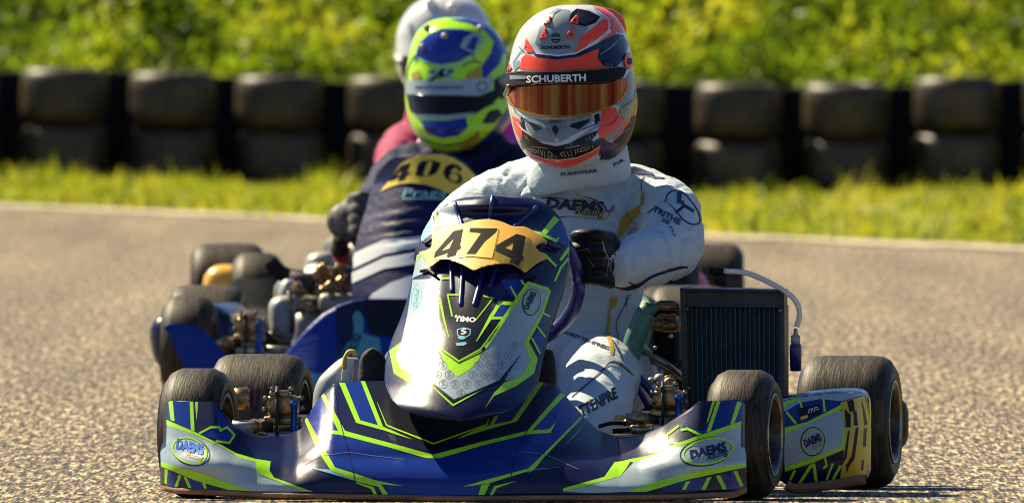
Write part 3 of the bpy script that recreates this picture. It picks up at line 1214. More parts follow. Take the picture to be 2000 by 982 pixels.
# wing on the radiator side
pr.poly(M['silver'], cK([(5, 903), (100, 880), (280, 806), (390, 800), (440, 745), (480, 705), (700, 622), (760, 598), (1208, 455), (1206, 600), (1248, 612), (1240, 710), (820, 790), (430, 905), (200, 912)]), 0)
pr.poly(M['royal'], cK([(910, 290), (1190, 288), (1225, 305), (1210, 430), (1000, 497), (940, 520), (850, 470), (810, 465)]), 0)
pr.poly(M['navy'], cK([(905, 290), (1015, 287), (975, 430), (960, 490), (830, 465)]), 1)
pr.poly(M['lime'], cK([(415, 692), (600, 655), (740, 588), (930, 520), (1212, 424), (1208, 460), (760, 603), (700, 626), (482, 706)]), 1)
pr.poly(M['lime'], cK([(350, 703), (462, 690), (430, 745), (392, 795), (278, 806)]), 1)
pr.poly(M['lime'], cK([(0, 880), (280, 803), (395, 796), (200, 850), (0, 903)]), 1)
pr.poly(M['navy'], cK([(600, 905), (820, 818), (1242, 730), (1238, 880), (1200, 890), (900, 892)]), 0)
for q in ([(690, 880), (835, 845), (850, 820), (700, 860)],):
    pr.poly(M['royal'], cK(q), 1)
pr.poly(M['royal'], cK([(850, 830), (985, 805), (945, 888), (830, 888)]), 1)
pr.poly(M['royal'], cK([(1065, 790), (1160, 765), (1215, 875), (1110, 885)]), 1)
pr.poly(M['lime'], cK([(430, 905), (640, 832), (820, 786), (1242, 703), (1242, 736), (850, 820), (650, 880), (560, 905)]), 2)
for q in ([(835, 836), (862, 832), (832, 889), (808, 889)], [(980, 806), (1008, 802), (967, 889), (940, 889)], [(1038, 795), (1066, 790), (1112, 886), (1085, 888)], [(1155, 765), (1182, 760), (1224, 862), (1205, 872)]):
    pr.poly(M['lime'], cK(q), 2)
for q in ([(1015, 287), (1036, 287), (985, 430), (976, 430)], [(1045, 287), (1070, 287), (1002, 492), (975, 500)], [(1182, 290), (1212, 300), (1163, 438), (1135, 447)]):
    pr.poly(M['lime'], cK(q), 2)
pr.line(M['lime'], cK([(788, 455), (705, 520), (714, 574), (782, 573)]), 4.2, 2)
pr.line(M['lime'], cK([(800, 486), (845, 476), (938, 520)]), 5, 2)
pr.line(M['navy'], cK(ellipse(972, 634, 178, 92, -.18)), 2.4, 2, True)
pr.line(M['lime'], cK(ellipse(985, 630, 170, 84, -.18)), 3.2, 3, True)
pr.text(M['hnavy'], 'DAEMS', cK([(868, 684)])[0], cK([(1112, 622)])[0], 17, 4, .1, .045)
pr.text(M['black'], 'Racing', cK([(985, 692)])[0], cK([(1118, 650)])[0], 12, 5, .35, .01)
# wing on the far side
pr.poly(M['silver'], cA([(150, 482), (340, 547), (480, 612), (620, 692), (718, 716), (716, 770), (815, 815), (1070, 908), (690, 906), (520, 850), (400, 805), (112, 722), (108, 650), (145, 622)]), 0)
pr.poly(M['royal'], cA([(160, 333), (440, 335), (470, 380), (570, 500), (580, 560), (540, 600), (340, 540), (200, 465), (155, 450)]), 0)
pr.poly(M['navy'], cA([(345, 335), (445, 335), (470, 480), (355, 540), (325, 520)]), 1)
pr.poly(M['lime'], cA([(148, 452), (340, 535), (500, 615), (590, 665), (715, 702), (808, 716), (808, 735), (715, 722), (620, 697), (480, 616), (330, 550), (148, 485)]), 1)
pr.poly(M['lime'], cA([(716, 716), (808, 716), (802, 776), (716, 771)]), 2)
pr.poly(M['lime'], cA([(714, 770), (802, 776), (830, 820), (1080, 910), (1015, 906), (740, 800)]), 2)
pr.poly(M['navy'], cA([(118, 745), (330, 832), (540, 893), (540, 903), (160, 893), (130, 870)]), 0)
pr.poly(M['royal'], cA([(158, 775), (235, 808), (205, 890), (150, 885)]), 1)
pr.poly(M['royal'], cA([(275, 815), (385, 858), (400, 893), (310, 893)]), 1)
pr.poly(M['lime'], cA([(112, 720), (400, 800), (520, 848), (695, 905), (540, 897), (330, 836), (114, 748)]), 2)
for q in ([(138, 765), (158, 770), (150, 862), (134, 850)], [(225, 800), (244, 808), (212, 891), (196, 891)], [(256, 812), (276, 816), (312, 895), (292, 895)], [(372, 848), (395, 855), (406, 894), (390, 894)],
          [(160, 334), (189, 334), (200, 462), (175, 455)], [(295, 326), (317, 326), (326, 526), (303, 516)], [(328, 326), (349, 326), (340, 456)]):
    pr.poly(M['lime'], cA(q), 2)
pr.line(M['lime'], cA([(355, 540), (430, 500), (482, 500), (490, 520), (532, 500), (578, 550), (545, 600), (460, 588)]), 4.2, 2)
pr.line(M['navy'], cA(ellipse(303, 655, 122, 84, .35)), 2.4, 2, True)
pr.line(M['lime'], cA(ellipse(295, 648, 112, 78, .35)), 3, 3, True)
pr.text(M['bluemetal'], 'DAEMS', cA([(208, 632)])[0], cA([(380, 672)])[0], 19, 4, -.1, .045)
pr.text(M['olive'], 'Racing', cA([(268, 682)])[0], cA([(372, 706)])[0], 10, 5, .3, .01)
pr.build('livery', fb)

# ---- nose panel of the leading kart
NR = [(383, 945, 995), (385, 915, 1025), (391, 888, 1050), (402, 868, 1072), (415, 853, 1086), (432, 838, 1098), (455, 825, 1107), (480, 818, 1112), (510, 812, 1112), (540, 806, 1108),
      (570, 799, 1101), (600, 790, 1091), (630, 779, 1081), (660, 766, 1071), (690, 757, 1064), (715, 752, 1058), (740, 751, 1051), (758, 756, 1043), (770, 761, 1035), (784, 769, 1021),
      (797, 785, 1003), (808, 810, 980), (816, 845, 950), (821, 880, 920)]
NB = [(383, .50), (420, .46), (480, .37), (560, .27), (650, .18), (740, .075), (800, .005), (821, -.01)]
NK = [(383, .04), (450, .12), (600, .15), (740, .13), (800, .05), (821, .02)]
nu, nv = 61, 90
q = np.linspace(383, 821, nv)
V0 = []
q = np.concatenate([np.linspace(383, 400, 12)[:-1], np.linspace(400, 800, nv - 22), np.linspace(800, 821, 12)[1:]])
nv = len(q)
Lc = pchip([r[0] for r in NR], [r[1] for r in NR], q)
Rc = pchip([r[0] for r in NR], [r[2] for r in NR], q)
V = []
for j in range(nv - 1, -1, -1):
    for i in range(nu):
        s = math.sin((i / (nu - 1) - .5) * PI) * .5 + .5
        s = .5 * s + .5 * i / (nu - 1)
        x = Lc[j] + (Rc[j] - Lc[j]) * s
        o = abs(2 * s - 1)
        y = sx(NB, q[j]) + sx(NK, q[j]) * o ** 2.2 - .10 * (x - 925) / 1000
        V0.append(W(x, q[j], y))
        # recessed throat under the plate
        cx = 925
        y += .03 * math.exp(-((x - cx) / 62) ** 4) * math.exp(-((q[j] - 560) / 70) ** 4)
        y += .03 * math.exp(-((x - 960) / 90) ** 4) * math.exp(-((q[j] - 432) / 22) ** 4)
        V.append(W(x, q[j], y))
nose_f = grid_faces(nu, nv)
nose_v = V
nose = add('nose_panel', V, nose_f, M['navy'], k1, solid=.005)
H = bvh(V, nose_f)
pr = Print(H, .2)
pr.poly(M['black'], cO([(360, 260), (450, 110), (760, 130), (880, 250), (780, 330), (690, 470), (530, 575), (400, 470)]), 0)
pr.poly(M['royal'], cO([(780, 160), (900, 175), (860, 260), (770, 290), (720, 290)]), 1)
pr.poly(M['royal'], cO([(800, 20), (960, 20), (900, 150), (850, 100)]), 1)
pr.poly(M['silver'], cO([(225, 20), (370, 15), (400, 80), (330, 250), (345, 400), (420, 560), (520, 660), (640, 570), (700, 490), (985, 50), (1122, 92), (1060, 260), (965, 445), (1010, 560), (950, 660),
                         (830, 690), (930, 520), (790, 690), (495, 812), (250, 610), (200, 540), (240, 660), (130, 600), (100, 520), (150, 430), (190, 250)]), 1)
pr.poly(M['lime'], cO([(70, 490), (150, 430), (110, 515), (138, 600), (245, 660), (290, 828), (262, 742), (100, 640)]), 2)
pr.poly(M['lime'], cO([(960, 440), (990, 430), (1050, 545), (1025, 640), (905, 725), (760, 790), (698, 875), (760, 770), (830, 700), (950, 655), (1000, 560)]), 2)
pr.poly(M['lime'], cO([(325, 300), (345, 260), (400, 440), (430, 490), (530, 560), (680, 480), (690, 500), (640, 580), (590, 620), (520, 662), (450, 600), (420, 545), (380, 420)]), 2)
pr.line(M['black'], cO([(408, 455), (425, 500), (530, 574), (680, 500), (790, 330)]), 2.2, 3)
pr.line(M['lime'], cO([(415, 452), (432, 490), (530, 560), (672, 480), (790, 320)]), 2.4, 4)
pr.line(M['lime'], cO([(700, 470), (985, 45)]), [8, 7], 3)
pr.line(M['lime'], cO([(980, 42), (1122, 85)]), 6, 3)
pr.line(M['lime'], cO([(1128, 90), (1075, 250), (970, 440)]), [5, 6, 8], 3)
pr.line(M['lime'], cO([(645, 430), (740, 270), (800, 175), (895, 180)]), [1.5, 7, 7, 7], 3)
pr.line(M['lime'], cO([(740, 275), (830, 275)]), 5, 3)
pr.line(M['lime'], cO([(485, 265), (455, 122), (530, 122)]), 3, 3)
pr.line(M['lime'], cO([(690, 128), (755, 145), (640, 290)]), [3, 3, 1.5], 3)
pr.line(M['lime'], cO([(465, 405), (430, 280), (405, 150), (385, 150)]), [1, 4, 5, 4], 3)
pr.line(M['lime'], cO([(275, 655), (490, 850), (755, 708)]), [1.4, 3.4, 1.4], 2)
pr.line(M['black'], cO([(200, 525), (235, 640), (285, 800)]), [1, 5, 1], 3)
pr.line(M['black'], cO([(250, 620), (497, 822), (800, 690), (935, 520)]), [1, 4, 4, 1], 3)
pr.poly(M['royal'], cO([(1075, 260), (1115, 265), (1090, 320), (1050, 310)]), 2)
pr.poly(M['royal'], cO([(1020, 400), (1075, 330), (1095, 400), (1065, 500)]), 1)
pr.line(M['lime'], cO([(1010, 405), (1065, 512)]), 4, 3)
pr.line(M['lime'], cO([(1040, 322), (1098, 398)]), 4, 3)
pr.line(M['lime'], cO([(1078, 240), (1130, 262)]), 4, 3)
pr.line(M['lime'], cO([(870, 65), (915, 150)]), 4, 3)
pr.line(M['lime'], cO([(940, 25), (960, 55)]), 4, 3)
pr.line(M['lime'], cO([(415, 15), (480, 10)]), 4, 3)
# monogram print over the silver
for row in range(7):
    for c in range(9):
        px = 170 + c * 78 + (row % 2) * 38
        py = 400 + row * 62
        for (qx, qy) in ((px + 60, py),):
            if inside(qx, qy, [[(700, 490), (950, 440), (990, 560), (930, 650), (800, 680), (495, 795), (300, 630), (130, 560), (160, 440), (260, 430), (330, 420), (430, 590), (520, 680), (650, 580)]]) and not inside(qx, qy, [[(335, 300), (690, 480), (640, 590), (520, 672), (420, 560)]]):
                pr.line(M['grey'], cO(ellipse(qx, qy, 27, 27, n=16)), .9, 3, True, step=14)
                a, b = cO([(qx - 12, qy + 14), (qx + 12, qy + 8)])
                pr.text(M['grey'], 'S', a, b, 8, 3, .25)
pr.line(M['navy'], cO(ellipse(1007, 170, 58, 86, .15)), 1.6, 3, True)
pr.line(M['lime'], cO(ellipse(1010, 168, 50, 78, .15)), 1.4, 4, True)
a, b = cO([(985, 222), (1040, 110)])
pr.text(M['hnavy'], 'DAEMS', a, b, 11, 5, 0, .04)
pr.line(M['cyan'], cO(ellipse(248, 130, 32, 84, .18)), 1.6, 3, True)
a, b = cO([(250, 195), (268, 80)])
pr.text(M['cyan'], 'DAEMS', a, b, 8, 5, 0, .03)
a, b = cO([(500, 296), (640, 302)])
pr.text(M['white'], 'TIMO', a, b, 9, 3, .1, .04)
pr.curve(M['white'], cO([(502, 268), (512, 256), (522, 270), (534, 260), (546, 274), (558, 264), (572, 277), (590, 270)]), 1.2, 3)
pr.line(M['cyan'], cO([(520, 352), (560, 340), (605, 350), (602, 385), (575, 402), (545, 402), (520, 385)]), 1.8, 3, True)
a, b = cO([(545, 385), (582, 375)])
pr.text(M['white'], 'S', a, b, 10, 3, .2, .03)
pr.poly(M['cyan'], cO(ellipse(548, 404, 26, 12)), 3)
pr.poly(M['cyan'], cO([(508, 440), (575, 433), (582, 445), (560, 458), (515, 458)]), 3)
# crown of the panel
pr.poly(M['cyan'], cL([(110, 470), (130, 350), (240, 260), (290, 450), (215, 490), (130, 560)]), 1)
pr.line(M['lime'], cL([(262, 240), (300, 340), (330, 440)]), [6, 6, 3], 2)
pr.poly(M['silver'], cL([(300, 215), (460, 150), (540, 395), (440, 405), (350, 410)]), 1)
pr.poly(M['royal'], cL([(1450, 490), (1600, 330), (1690, 480), (1690, 620), (1560, 560)]), 1)
pr.line(M['lime'], cL([(1565, 305), (1420, 480)]), [13, 10], 3)
pr.line(M['lime'], cL([(1190, 430), (1380, 470), (1555, 548), (1590, 515)]), [3, 6, 6, 2], 3)
pr.line(M['lime'], cL([(1700, 625), (1600, 760)]), [8, 5], 3)
pr.line(M['lime'], cL([(1320, 655), (1440, 700), (1560, 820)]), [3, 6, 5], 3)
pr.line(M['lime'], cL([(1690, 735), (1610, 830), (1540, 980)]), [5, 5, 4], 3)
pr.poly(M['silver'], cL([(45, 700), (130, 690), (235, 860), (60, 930), (20, 960), (25, 860)]), 1)
pr.line(M['lime'], cL([(120, 690), (60, 760), (25, 900)]), [4, 4, 3], 3)
pr.build('livery', nose)
# strakes
for q, r in ((cB([(404, 308), (408, 420)]), .0042), (cB([(455, 325), (445, 480)]), .0045), (cB([(545, 335), (505, 480)]), .0045), (cB([(605, 320), (575, 400)]), .0042),
             (cL([(885, 84), (850, 345)]), .0045), (cL([(490, 150), (560, 385)]), .004), (cL([(1345, 190), (1105, 412)]), .004)):
    pts = [pr.drop(q[0][0] + (q[1][0] - q[0][0]) * t, q[0][1] + (q[1][1] - q[0][1]) * t, .001) for t in np.linspace(0, 1, 7)]
    MB().tube(pts, r, 10, round_ends=True).build('strake', M['darkblue'], nose)
# straps holding the plate
for q in ([(1440, 590), (1500, 620), (1590, 640)], [(160, 570), (200, 580), (250, 545)], [(135, 880), (210, 870), (290, 930)], [(1230, 960), (1300, 930), (1340, 955)]):
    MB().tube([pr.drop(*p, .006) for p in cL(q)], .0034, 8, curve=4).build('strap', M['dark'], nose)
# number plate
plate = cL([(130, 690), (250, 640), (262, 500), (330, 450), (420, 405), (560, 400), (700, 360), (850, 348), (980, 375), (1100, 425), (1220, 430), (1350, 500), (1450, 580), (1370, 600), (1320, 640),
            (1380, 700), (1460, 750), (1340, 810), (1215, 912), (1130, 850), (1060, 822), (960, 825), (830, 845), (690, 895), (600, 840), (480, 790), (370, 770), (240, 862)])
plate2_ = []
pp_ = [Vector((p[0], p[1], 0)) for p in plate]
idx = [0, 2, 12, 14, 16, 18, 23, 27]                  # the pointed corners stay sharp, the edges between them run smooth
for a_, b_ in zip(idx, idx[1:] + [len(pp_)]):
    seg = pp_[a_:b_ + 1] if b_ < len(pp_) else pp_[a_:] + [pp_[0]]
    c_ = catmull(seg, 5) if len(seg) > 2 else seg
    plate2_ += c_[:-1]
plate = plate2_
pl = Print(bvh(V0, nose_f), .2, .012)
pl.poly(M['gold'], [(p.x, p.y) for p in plate], 0, 3.5)
pobj = pl.build('number_plate', nose, solid=.006)
Hp = bvh(pl.mb.v, pl.mb.f)
pd = Print(Hp, .2, .0010)
pd.poly(M['gold2'], cL([(255, 745), (262, 560), (420, 430), (700, 385), (950, 410), (880, 735), (640, 712), (420, 740)]), 0)
pd.poly(M['olive'], cL([(910, 660), (1085, 735), (1050, 815), (900, 735)]), 0)
pd.poly(M['olive'], cL([(1220, 500), (1285, 520), (1190, 855), (1150, 820)]), 0)
pd.line(M['olive'], cL([(255, 745), (420, 740), (640, 712), (880, 735), (1060, 815)]), .8, 1)
pd.line(M['olive'], cL([(955, 420), (880, 735)]), 1.0, 1)
pd.poly(M['ink'], [cL([(258, 735), (275, 670), (470, 445), (572, 425), (540, 600), (550, 602), (542, 640), (510, 652), (492, 705), (405, 730), (398, 705), (412, 680), (290, 720)]),
                     cL([(345, 655), (425, 630), (470, 530)])], 1, 6)
pd.poly(M['ink'], cL([(635, 455), (648, 412), (938, 415), (925, 455), (800, 560), (718, 670), (705, 690), (605, 690), (640, 640), (760, 470)]), 1, 6)
pd.poly(M['ink'], [cL([(912, 645), (925, 595), (1140, 475), (1232, 500), (1195, 705), (1212, 712), (1205, 745), (1182, 760), (1160, 812), (1062, 778), (1085, 735), (915, 660)]),
                     cL([(1000, 620), (1090, 650), (1112, 545)])], 1, 6)
pd.build('numerals', pobj)

# ---- radiator, hose and overflow bottle of the leading kart
YR = .98


def Wl(f, pts, y):
    return [W(px, py, y) for px, py in f(pts)]


rad = sub('radiator', k1, (0, 0, 0))
tl, tr = W(1331, 562, YR + .02), W(1531, 565, YR - .012)
bl, br = W(1336, 806, YR - .02), W(1531, 806, YR - .05)


def quadp(u, v, d=0.0):
    p = (tl * (1 - u) + tr * u) * v + (bl * (1 - u) + br * u) * (1 - v)
    return p + Vector((.16, 1, .05)) * d


def slab(u0, u1, v0, v1, d0, d1, mb=None):
    V = [quadp(u, v, d) for d in (d0, d1) for (u, v) in ((u0, v0), (u1, v0), (u1, v1), (u0, v1))]
    F = [(0, 1, 2, 3), (7, 6, 5, 4), (0, 4, 5, 1), (1, 5, 6, 2), (2, 6, 7, 3), (3, 7, 4, 0)]
    return (mb or MB()).put(V, F)


slab(.06, .97, .02, .86, .012, .04).build('core', M['radtube'], rad, smooth=False)
mb = slab(0, 1, .86, .995, .004, .05)
slab(.02, .98, .985, 1.0, -.012, .004, mb)
slab(.02, .98, .855, .868, -.006, .004, mb)
mb.build('top_tank', M['radtank'], rad, smooth=False)
for (a, b) in ((-.01, .05), (.97, 1.01)):
    slab(a, b, -.02, .86 if a > .5 else 1.0, -.006, .05).build('side_plate', M['radtank'], rad, smooth=False)
for q in range(19):
    u = .095 + q * .0475
    slab(u - .0045, u + .0045, .02, .86, .002 + random.uniform(0, .003), .013).build('tube', M['radfin'], rad, smooth=False)
for (u, v) in ((.055, .83), (.965, .83), (.055, .2)):
    MB().ball(quadp(u, v, -.006), .004, n=8, m=6).build('bolt', M['steel'], rad)
MB().tube(Wl(cQ, [(655, 150), (800, 165), (950, 230), (1060, 300), (1105, 370), (1108, 430), (1092, 485)], YR - .02), .0056, 12, curve=6).build('overflow_hose', M['hose'], k1)
MB().tube(Wl(cQ, [(565, 152), (660, 150)], YR - .01), .007, 10).box(W(1407, 542, YR + .01), (.025, .03, .03), .004).build('hose_fitting', M['dark'], k1)
bot = MB()
bc = W(1554, 700, YR - .03)
bot.lathe([(-.025, .008), (-.024, .0112), (.018, .012), (.026, .0115), (.031, .008)], 20, bc, 'Z')
bo = bot.build('overflow_bottle', M['darkblue'], k1)
MB().lathe([(.030, .0075), (.031, .0095), (.046, .0092), (.047, .006), (.052, .004), (.060, .0035)], 16, bc, 'Z').build('cap', M['alu'], bo)
# hardware between the seat and the radiator
MB().tube(Wl(cQ, [(40, 555), (300, 700), (420, 790)], YR + .10), .0062, 10).tube(Wl(cQ, [(40, 598), (290, 725), (415, 800)], YR + .12), .005, 10).build('seat_stay', M['steel'], k1)
mb = MB()
for (x, y, rr) in ((260, 470, .014), (310, 480, .013), (350, 475, .015), (290, 430, .008), (345, 432, .009)):
    mb.ball(W(*cQ([(x, y)])[0], 1.15), (rr * 1.6, rr, rr), n=10, m=8)
mb.box(W(*cQ([(320, 365)])[0], 1.12), (.05, .02, .014), .004)
mb.build('hose_clamp', M['bronze'], k1)
for (x, y, rr) in ((270, 800, .012), (305, 830, .013), (245, 610, .004), (340, 540, .005), (220, 810, .008)):
    MB().ball(W(*cQ([(x, y)])[0], .9), rr, n=10, m=8).build('throttle_joint', M['alu'], k1)
MB().box(W(1302, 650, 1.25), (.055, .12, .13), .015).build('battery_box', M['dark'], k1)
MB().tube(Wl(cQ, [(60, 690), (210, 860), (290, 960)], .97), .008, 10).tube(Wl(cQ, [(60, 700), (200, 960)], .96), .006, 10).build('blue_stay', M['darkblue'], k1)
# edge of the seat in view
MB().tube(Wl(cQ, [(225, 378), (190, 400), (140, 520), (95, 640), (75, 740), (80, 900)], .98), [.012, .021, .022, .022, .021, .018], 14, curve=5, round_ends=True).build('seat_bolster', M['seat'], k1)

# ---- side pods
PT = [(1478, 788), (1523, 776), (1560, 767), (1600, 761), (1665, 757), (1688, 760), (1697, 770), (1701, 785)]
PB = [(1478, 925), (1523, 938), (1545, 951), (1562, 953), (1640, 941), (1690, 935), (1698, 928), (1701, 915)]
nu, nv = 50, 30
V = []
for j in range(nv):
    t = j / (nv - 1)
    for i in range(nu):
        x = 1478 + (1701 - 1478) * i / (nu - 1)
        e = .10 * (max(0, (x - 1660) / 41)) ** 2
        yf = .54 - .16 * (x - 1590) / 1000 + e
        top, bt = sx(PT, x), sx(PB, x)
        if t < .72:
            q = t / .72
            py = bt + (top + 8 - bt) * q
            V.append(W(x, py, yf + .02 * (1 - q) ** 6 - .012 * math.sin(PI * q) + .03 * q))
        else:
            q = (t - .72) / .28
            a = q * PI / 2
            p = W(x, top + 8 - 8 * math.sin(min(PI / 2, a * 2.2)), yf + .03 + .44 * q ** 1.5)
            V.append(p)
pod_f = grid_faces(nu, nv)
pod = add('side_pod', V, pod_f, M['navy'], k1, solid=.006)
H = bvh(V, pod_f)
pr = Print(H, .55)
pr.poly(M['royal'], cN([(80, 330), (330, 270), (460, 330), (440, 380), (250, 460), (100, 505)]), 0)
pr.poly(M['silver'], cN([(75, 325), (200, 300), (540, 262), (600, 262), (630, 285), (470, 335), (330, 320), (200, 345), (110, 400), (80, 380)]), 1)
pr.poly(M['silver'], cN([(100, 540), (300, 455), (430, 390), (475, 395), (487, 500), (465, 625), (340, 680), (105, 745)]), 0)
pr.poly(M['lime'], cN([(98, 505), (250, 465), (400, 390), (462, 358), (468, 385), (300, 458), (100, 545)]), 1)
pr.poly(M['lime'], cN([(105, 748), (300, 690), (460, 625), (485, 500), (500, 520), (482, 640), (300, 718), (108, 782)]), 1)
for q, wd in (([(172, 770), (142, 832)], 5), ([(278, 735), (195, 862)], 6), ([(290, 728), (308, 850)], 6), ([(412, 728), (370, 836)], 4), ([(462, 742), (410, 832)], 5), ([(362, 690), (372, 745), (350, 760)], 4),
              ([(85, 372), (130, 340), (195, 318)], 6), ([(118, 405), (178, 476)], 5), ([(200, 322), (216, 378)], 4), ([(352, 318), (360, 402)], 4), ([(640, 300), (652, 450), (645, 700)], 2.5)):
    pr.line(M['lime'], cN(q), wd, 2)
pr.poly(M['black'], cN([(185, 385), (325, 350), (340, 410), (208, 458)]), 3)
pr.poly(M['gold2'], cN([(205, 435), (250, 420), (254, 440), (212, 455)]), 4)
for q in ([(255, 412), (262, 388), (280, 384)], [(272, 408), (285, 380)], [(292, 404), (298, 376), (316, 372)], [(302, 390), (326, 384)]):
    pr.line(M['white'], cN(q), 1.2, 4)
pr.poly(M['podgold'], cN([(460, 345), (540, 318), (608, 302), (640, 420), (652, 500), (645, 700), (618, 800), (480, 835), (455, 830), (478, 700), (492, 500)]), 2)
for q in ([(500, 335), (540, 322), (550, 395), (520, 405)], [(590, 320), (612, 390), (630, 480), (610, 490), (600, 400)], [(485, 380), (525, 420), (525, 500), (495, 500)],
          [(555, 500), (575, 500), (548, 700), (520, 740), (500, 790), (495, 740), (530, 680)], [(606, 510), (625, 500), (620, 620), (600, 625)], [(595, 705), (607, 702), (603, 770), (588, 775)],
          [(510, 520), (520, 520), (500, 690), (470, 740), (480, 690)], [(540, 400), (560, 395), (570, 490), (545, 490)]):
    pr.poly(M['hub'], cN(q), 3)
pr.line(M['navy'], cN(ellipse(284, 590, 74, 90, .15)), 2, 3, True)
pr.line(M['lime'], cN(ellipse(288, 588, 66, 82, .15)), 1.8, 3, True)
a, b = cN([(240, 625), (345, 580)])
pr.text(M['hnavy'], 'DAEMS', a, b, 15, 4, 0, .05)
a, b = cN([(285, 645), (345, 610)])
pr.text(M['olive'], 'Racing', a, b, 8, 4, .3, .01)
pr.build('livery', pod)
MB().tube(Wl(cN, [(115, 862), (190, 888), (450, 858), (620, 828)], .54), .010, 8, curve=4).build('pod_lip', M['lip'], k1)


def side_pod(k, s, m, a=.60):
    return MB().box((s * a, .50, .145), (.21, .62, .15), .055, (0, s * .18, 0), seg=4).build('side_pod', m, k, True)


MB().box((-.42, .5, .11), (.16, .5, .08), .03).build('side_pod', M['dark'], k1, True)
side_pod(k2, -1, M['navy'], .56)
side_pod(k2, 1, M['navy'], .56)
p3 = MB().box((-.60, .30, .165), (.12, .22, .11), .045, seg=4).build('side_pod', M['yellow'], k3, True)
MB().box((-.60, .215, .16), (.10, .03, .07), .015).build('panel_flash', M['silvpl'], p3, True)
p3 = side_pod(k3, 1, M['magentapl'], .50)
MB().box((.47, .21, .15), (.12, .03, .09), .02).build('panel_flash', M['helmwhite'], p3, True)

# ---- front bodywork of the followers
me = fb.data.copy()
me.materials.clear()
me.materials.append(M['dark'])
link(bpy.data.objects.new('front_bumper', me), k3)
TX2 = [(305, 640), (318, 637), (332, 631), (360, 632), (390, 640), (413, 658), (437, 692), (470, 716), (530, 710), (556, 692), (572, 672), (600, 640), (630, 613), (660, 596), (690, 586), (720, 583), (930, 583), (970, 596), (1010, 640), (1060, 690), (1130, 700), (1180, 640), (1250, 632), (1262, 640)]
nu, nv = 150, 24
V = []
for j in range(nv):
    v_ = j / (nv - 1)
    for i in range(nu):
        u = i / (nu - 1)
        Lx = 317 + 66 * (1 - v_) ** .8
        x = Lx + (1250 - Lx) * u
        xn = 317 + (1250 - 317) * u
        t_ = ix(TX2, xn)
        py = 778 + (t_ - 778) * v_
        c = (xn - 800) / 480
        hump = math.exp(-((xn - 800) / 260) ** 4)
        V.append(W(x, py, 10.84 + .04 * c * c - .03 * c + (.03 + .05 * hump) * max(0, v_) ** 1.4 + .10 * math.exp(-((xn - 500) / 60) ** 2) * v_))
b2f = grid_faces(nu, nv)
fb2 = add('front_bumper', V, b2f, M['royal2'], k2, solid=.006)
H = bvh(V, b2f)
pr = Print(H, 11, .002)
pr.poly(M['tealpl'], cS([(655, 362), (910, 352), (960, 250), (1090, 30), (1140, -60), (1180, -60), (1400, 0), (1420, 130), (1330, 110), (1100, 260), (1000, 420), (720, 520)]), 0, 8)
pr.poly(M['tealpl'], cR([(596, 850), (640, 795), (690, 830), (715, 930), (705, 1040), (610, 1040)]), 1, 8)
pr.poly(M['black'], [(712, 584), (905, 584), (905, 690), (800, 690), (770, 660), (722, 650)], 0, 8)  # dark gap under the nose panel, its shade painted on as black
pr.poly(M['navy'], [(655, 600), (690, 588), (720, 585), (712, 640), (690, 700), (672, 730), (660, 690)], 0, 8)
pr.build('livery', fb2)
me = nose.data.copy()
me.materials.clear()
me.materials.append(M['magentapl'])
link(bpy.data.objects.new('nose_panel', me), k3)

# ---- nose panel of the second kart
Y2 = 11.18
NR2 = [(300, 815, 860), (304, 780, 890), (315, 758, 908), (330, 744, 922), (350, 732, 934), (380, 722, 944), (410, 714, 951), (440, 704, 958), (470, 696, 965), (510, 689, 972), (550, 686, 974),
       (575, 687, 973), (590, 692, 968), (602, 703, 957), (608, 722, 938), (611, 750, 910)]
nu, nv = 49, 60
qs = np.concatenate([np.linspace(300, 318, 12)[:-1], np.linspace(318, 590, nv - 22), np.linspace(590, 611, 12)[1:]])
nv = len(qs)
Lc = pchip([r[0] for r in NR2], [r[1] for r in NR2], qs)
Rc = pchip([r[0] for r in NR2], [r[2] for r in NR2], qs)
V = []
for j in range(nv - 1, -1, -1):
    for i in range(nu):
        s = math.sin((i / (nu - 1) - .5) * PI) * .5 + .5
        x = Lc[j] + (Rc[j] - Lc[j]) * s
        o = abs(2 * s - 1)
        y = Y2 + .20 * (611 - qs[j]) / 311 + .10 * o ** 2.2 * min(1, (qs[j] - 295) / 60) - .08 * (x - 830) / 800
        # shallow fluting below the number
        y += .006 * math.sin((qs[j] + .18 * (x - 800)) * .30) * math.exp(-((qs[j] - 445) / 45) ** 4) * math.exp(-((x - 860) / 110) ** 4)
        V.append(W(x, qs[j], y))
n2f = grid_faces(nu, nv)
nose2 = add('nose_panel', V, n2f, M['navy2'], k2, solid=.005)
H = bvh(V, n2f)
pr = Print(H, Y2 + .2, .002)
pr.poly(M['silvpl'], cG([(133, 590), (300, 512), (480, 495), (700, 500), (700, 560), (480, 555), (300, 590), (140, 665)]), 0, 10)
pr.poly(M['silvpl'], cG([(130, 690), (300, 610), (480, 580), (700, 590), (700, 640), (480, 640), (300, 668), (132, 745)]), 0, 10)
pr.poly(M['silvpl'], cG([(180, 880), (240, 800), (330, 745), (440, 705), (700, 680), (720, 850), (500, 870), (250, 895)]), 0, 10)
plate2 = cM([(20, 715), (100, 620), (200, 500), (310, 320), (420, 240), (560, 185), (740, 165), (950, 175), (1100, 220), (1250, 310), (1345, 400), (1500, 560), (1530, 700), (1400, 720), (1080, 775), (900, 680), (700, 615), (480, 585), (300, 605), (150, 650)])
pr.poly(M['gold2b'], plate2, 0, 7)
pr.line(M['black'], cM([(300, 605), (480, 590), (700, 620), (900, 690), (1080, 775)]), 1.2, 1)
pr.poly(M['black'], [cM([(150, 560), (330, 330), (470, 290), (420, 440), (480, 430), (470, 450), (415, 475), (385, 540), (280, 575), (310, 500), (180, 560)]), cM([(250, 490), (320, 465), (340, 400)])], 1, 6)
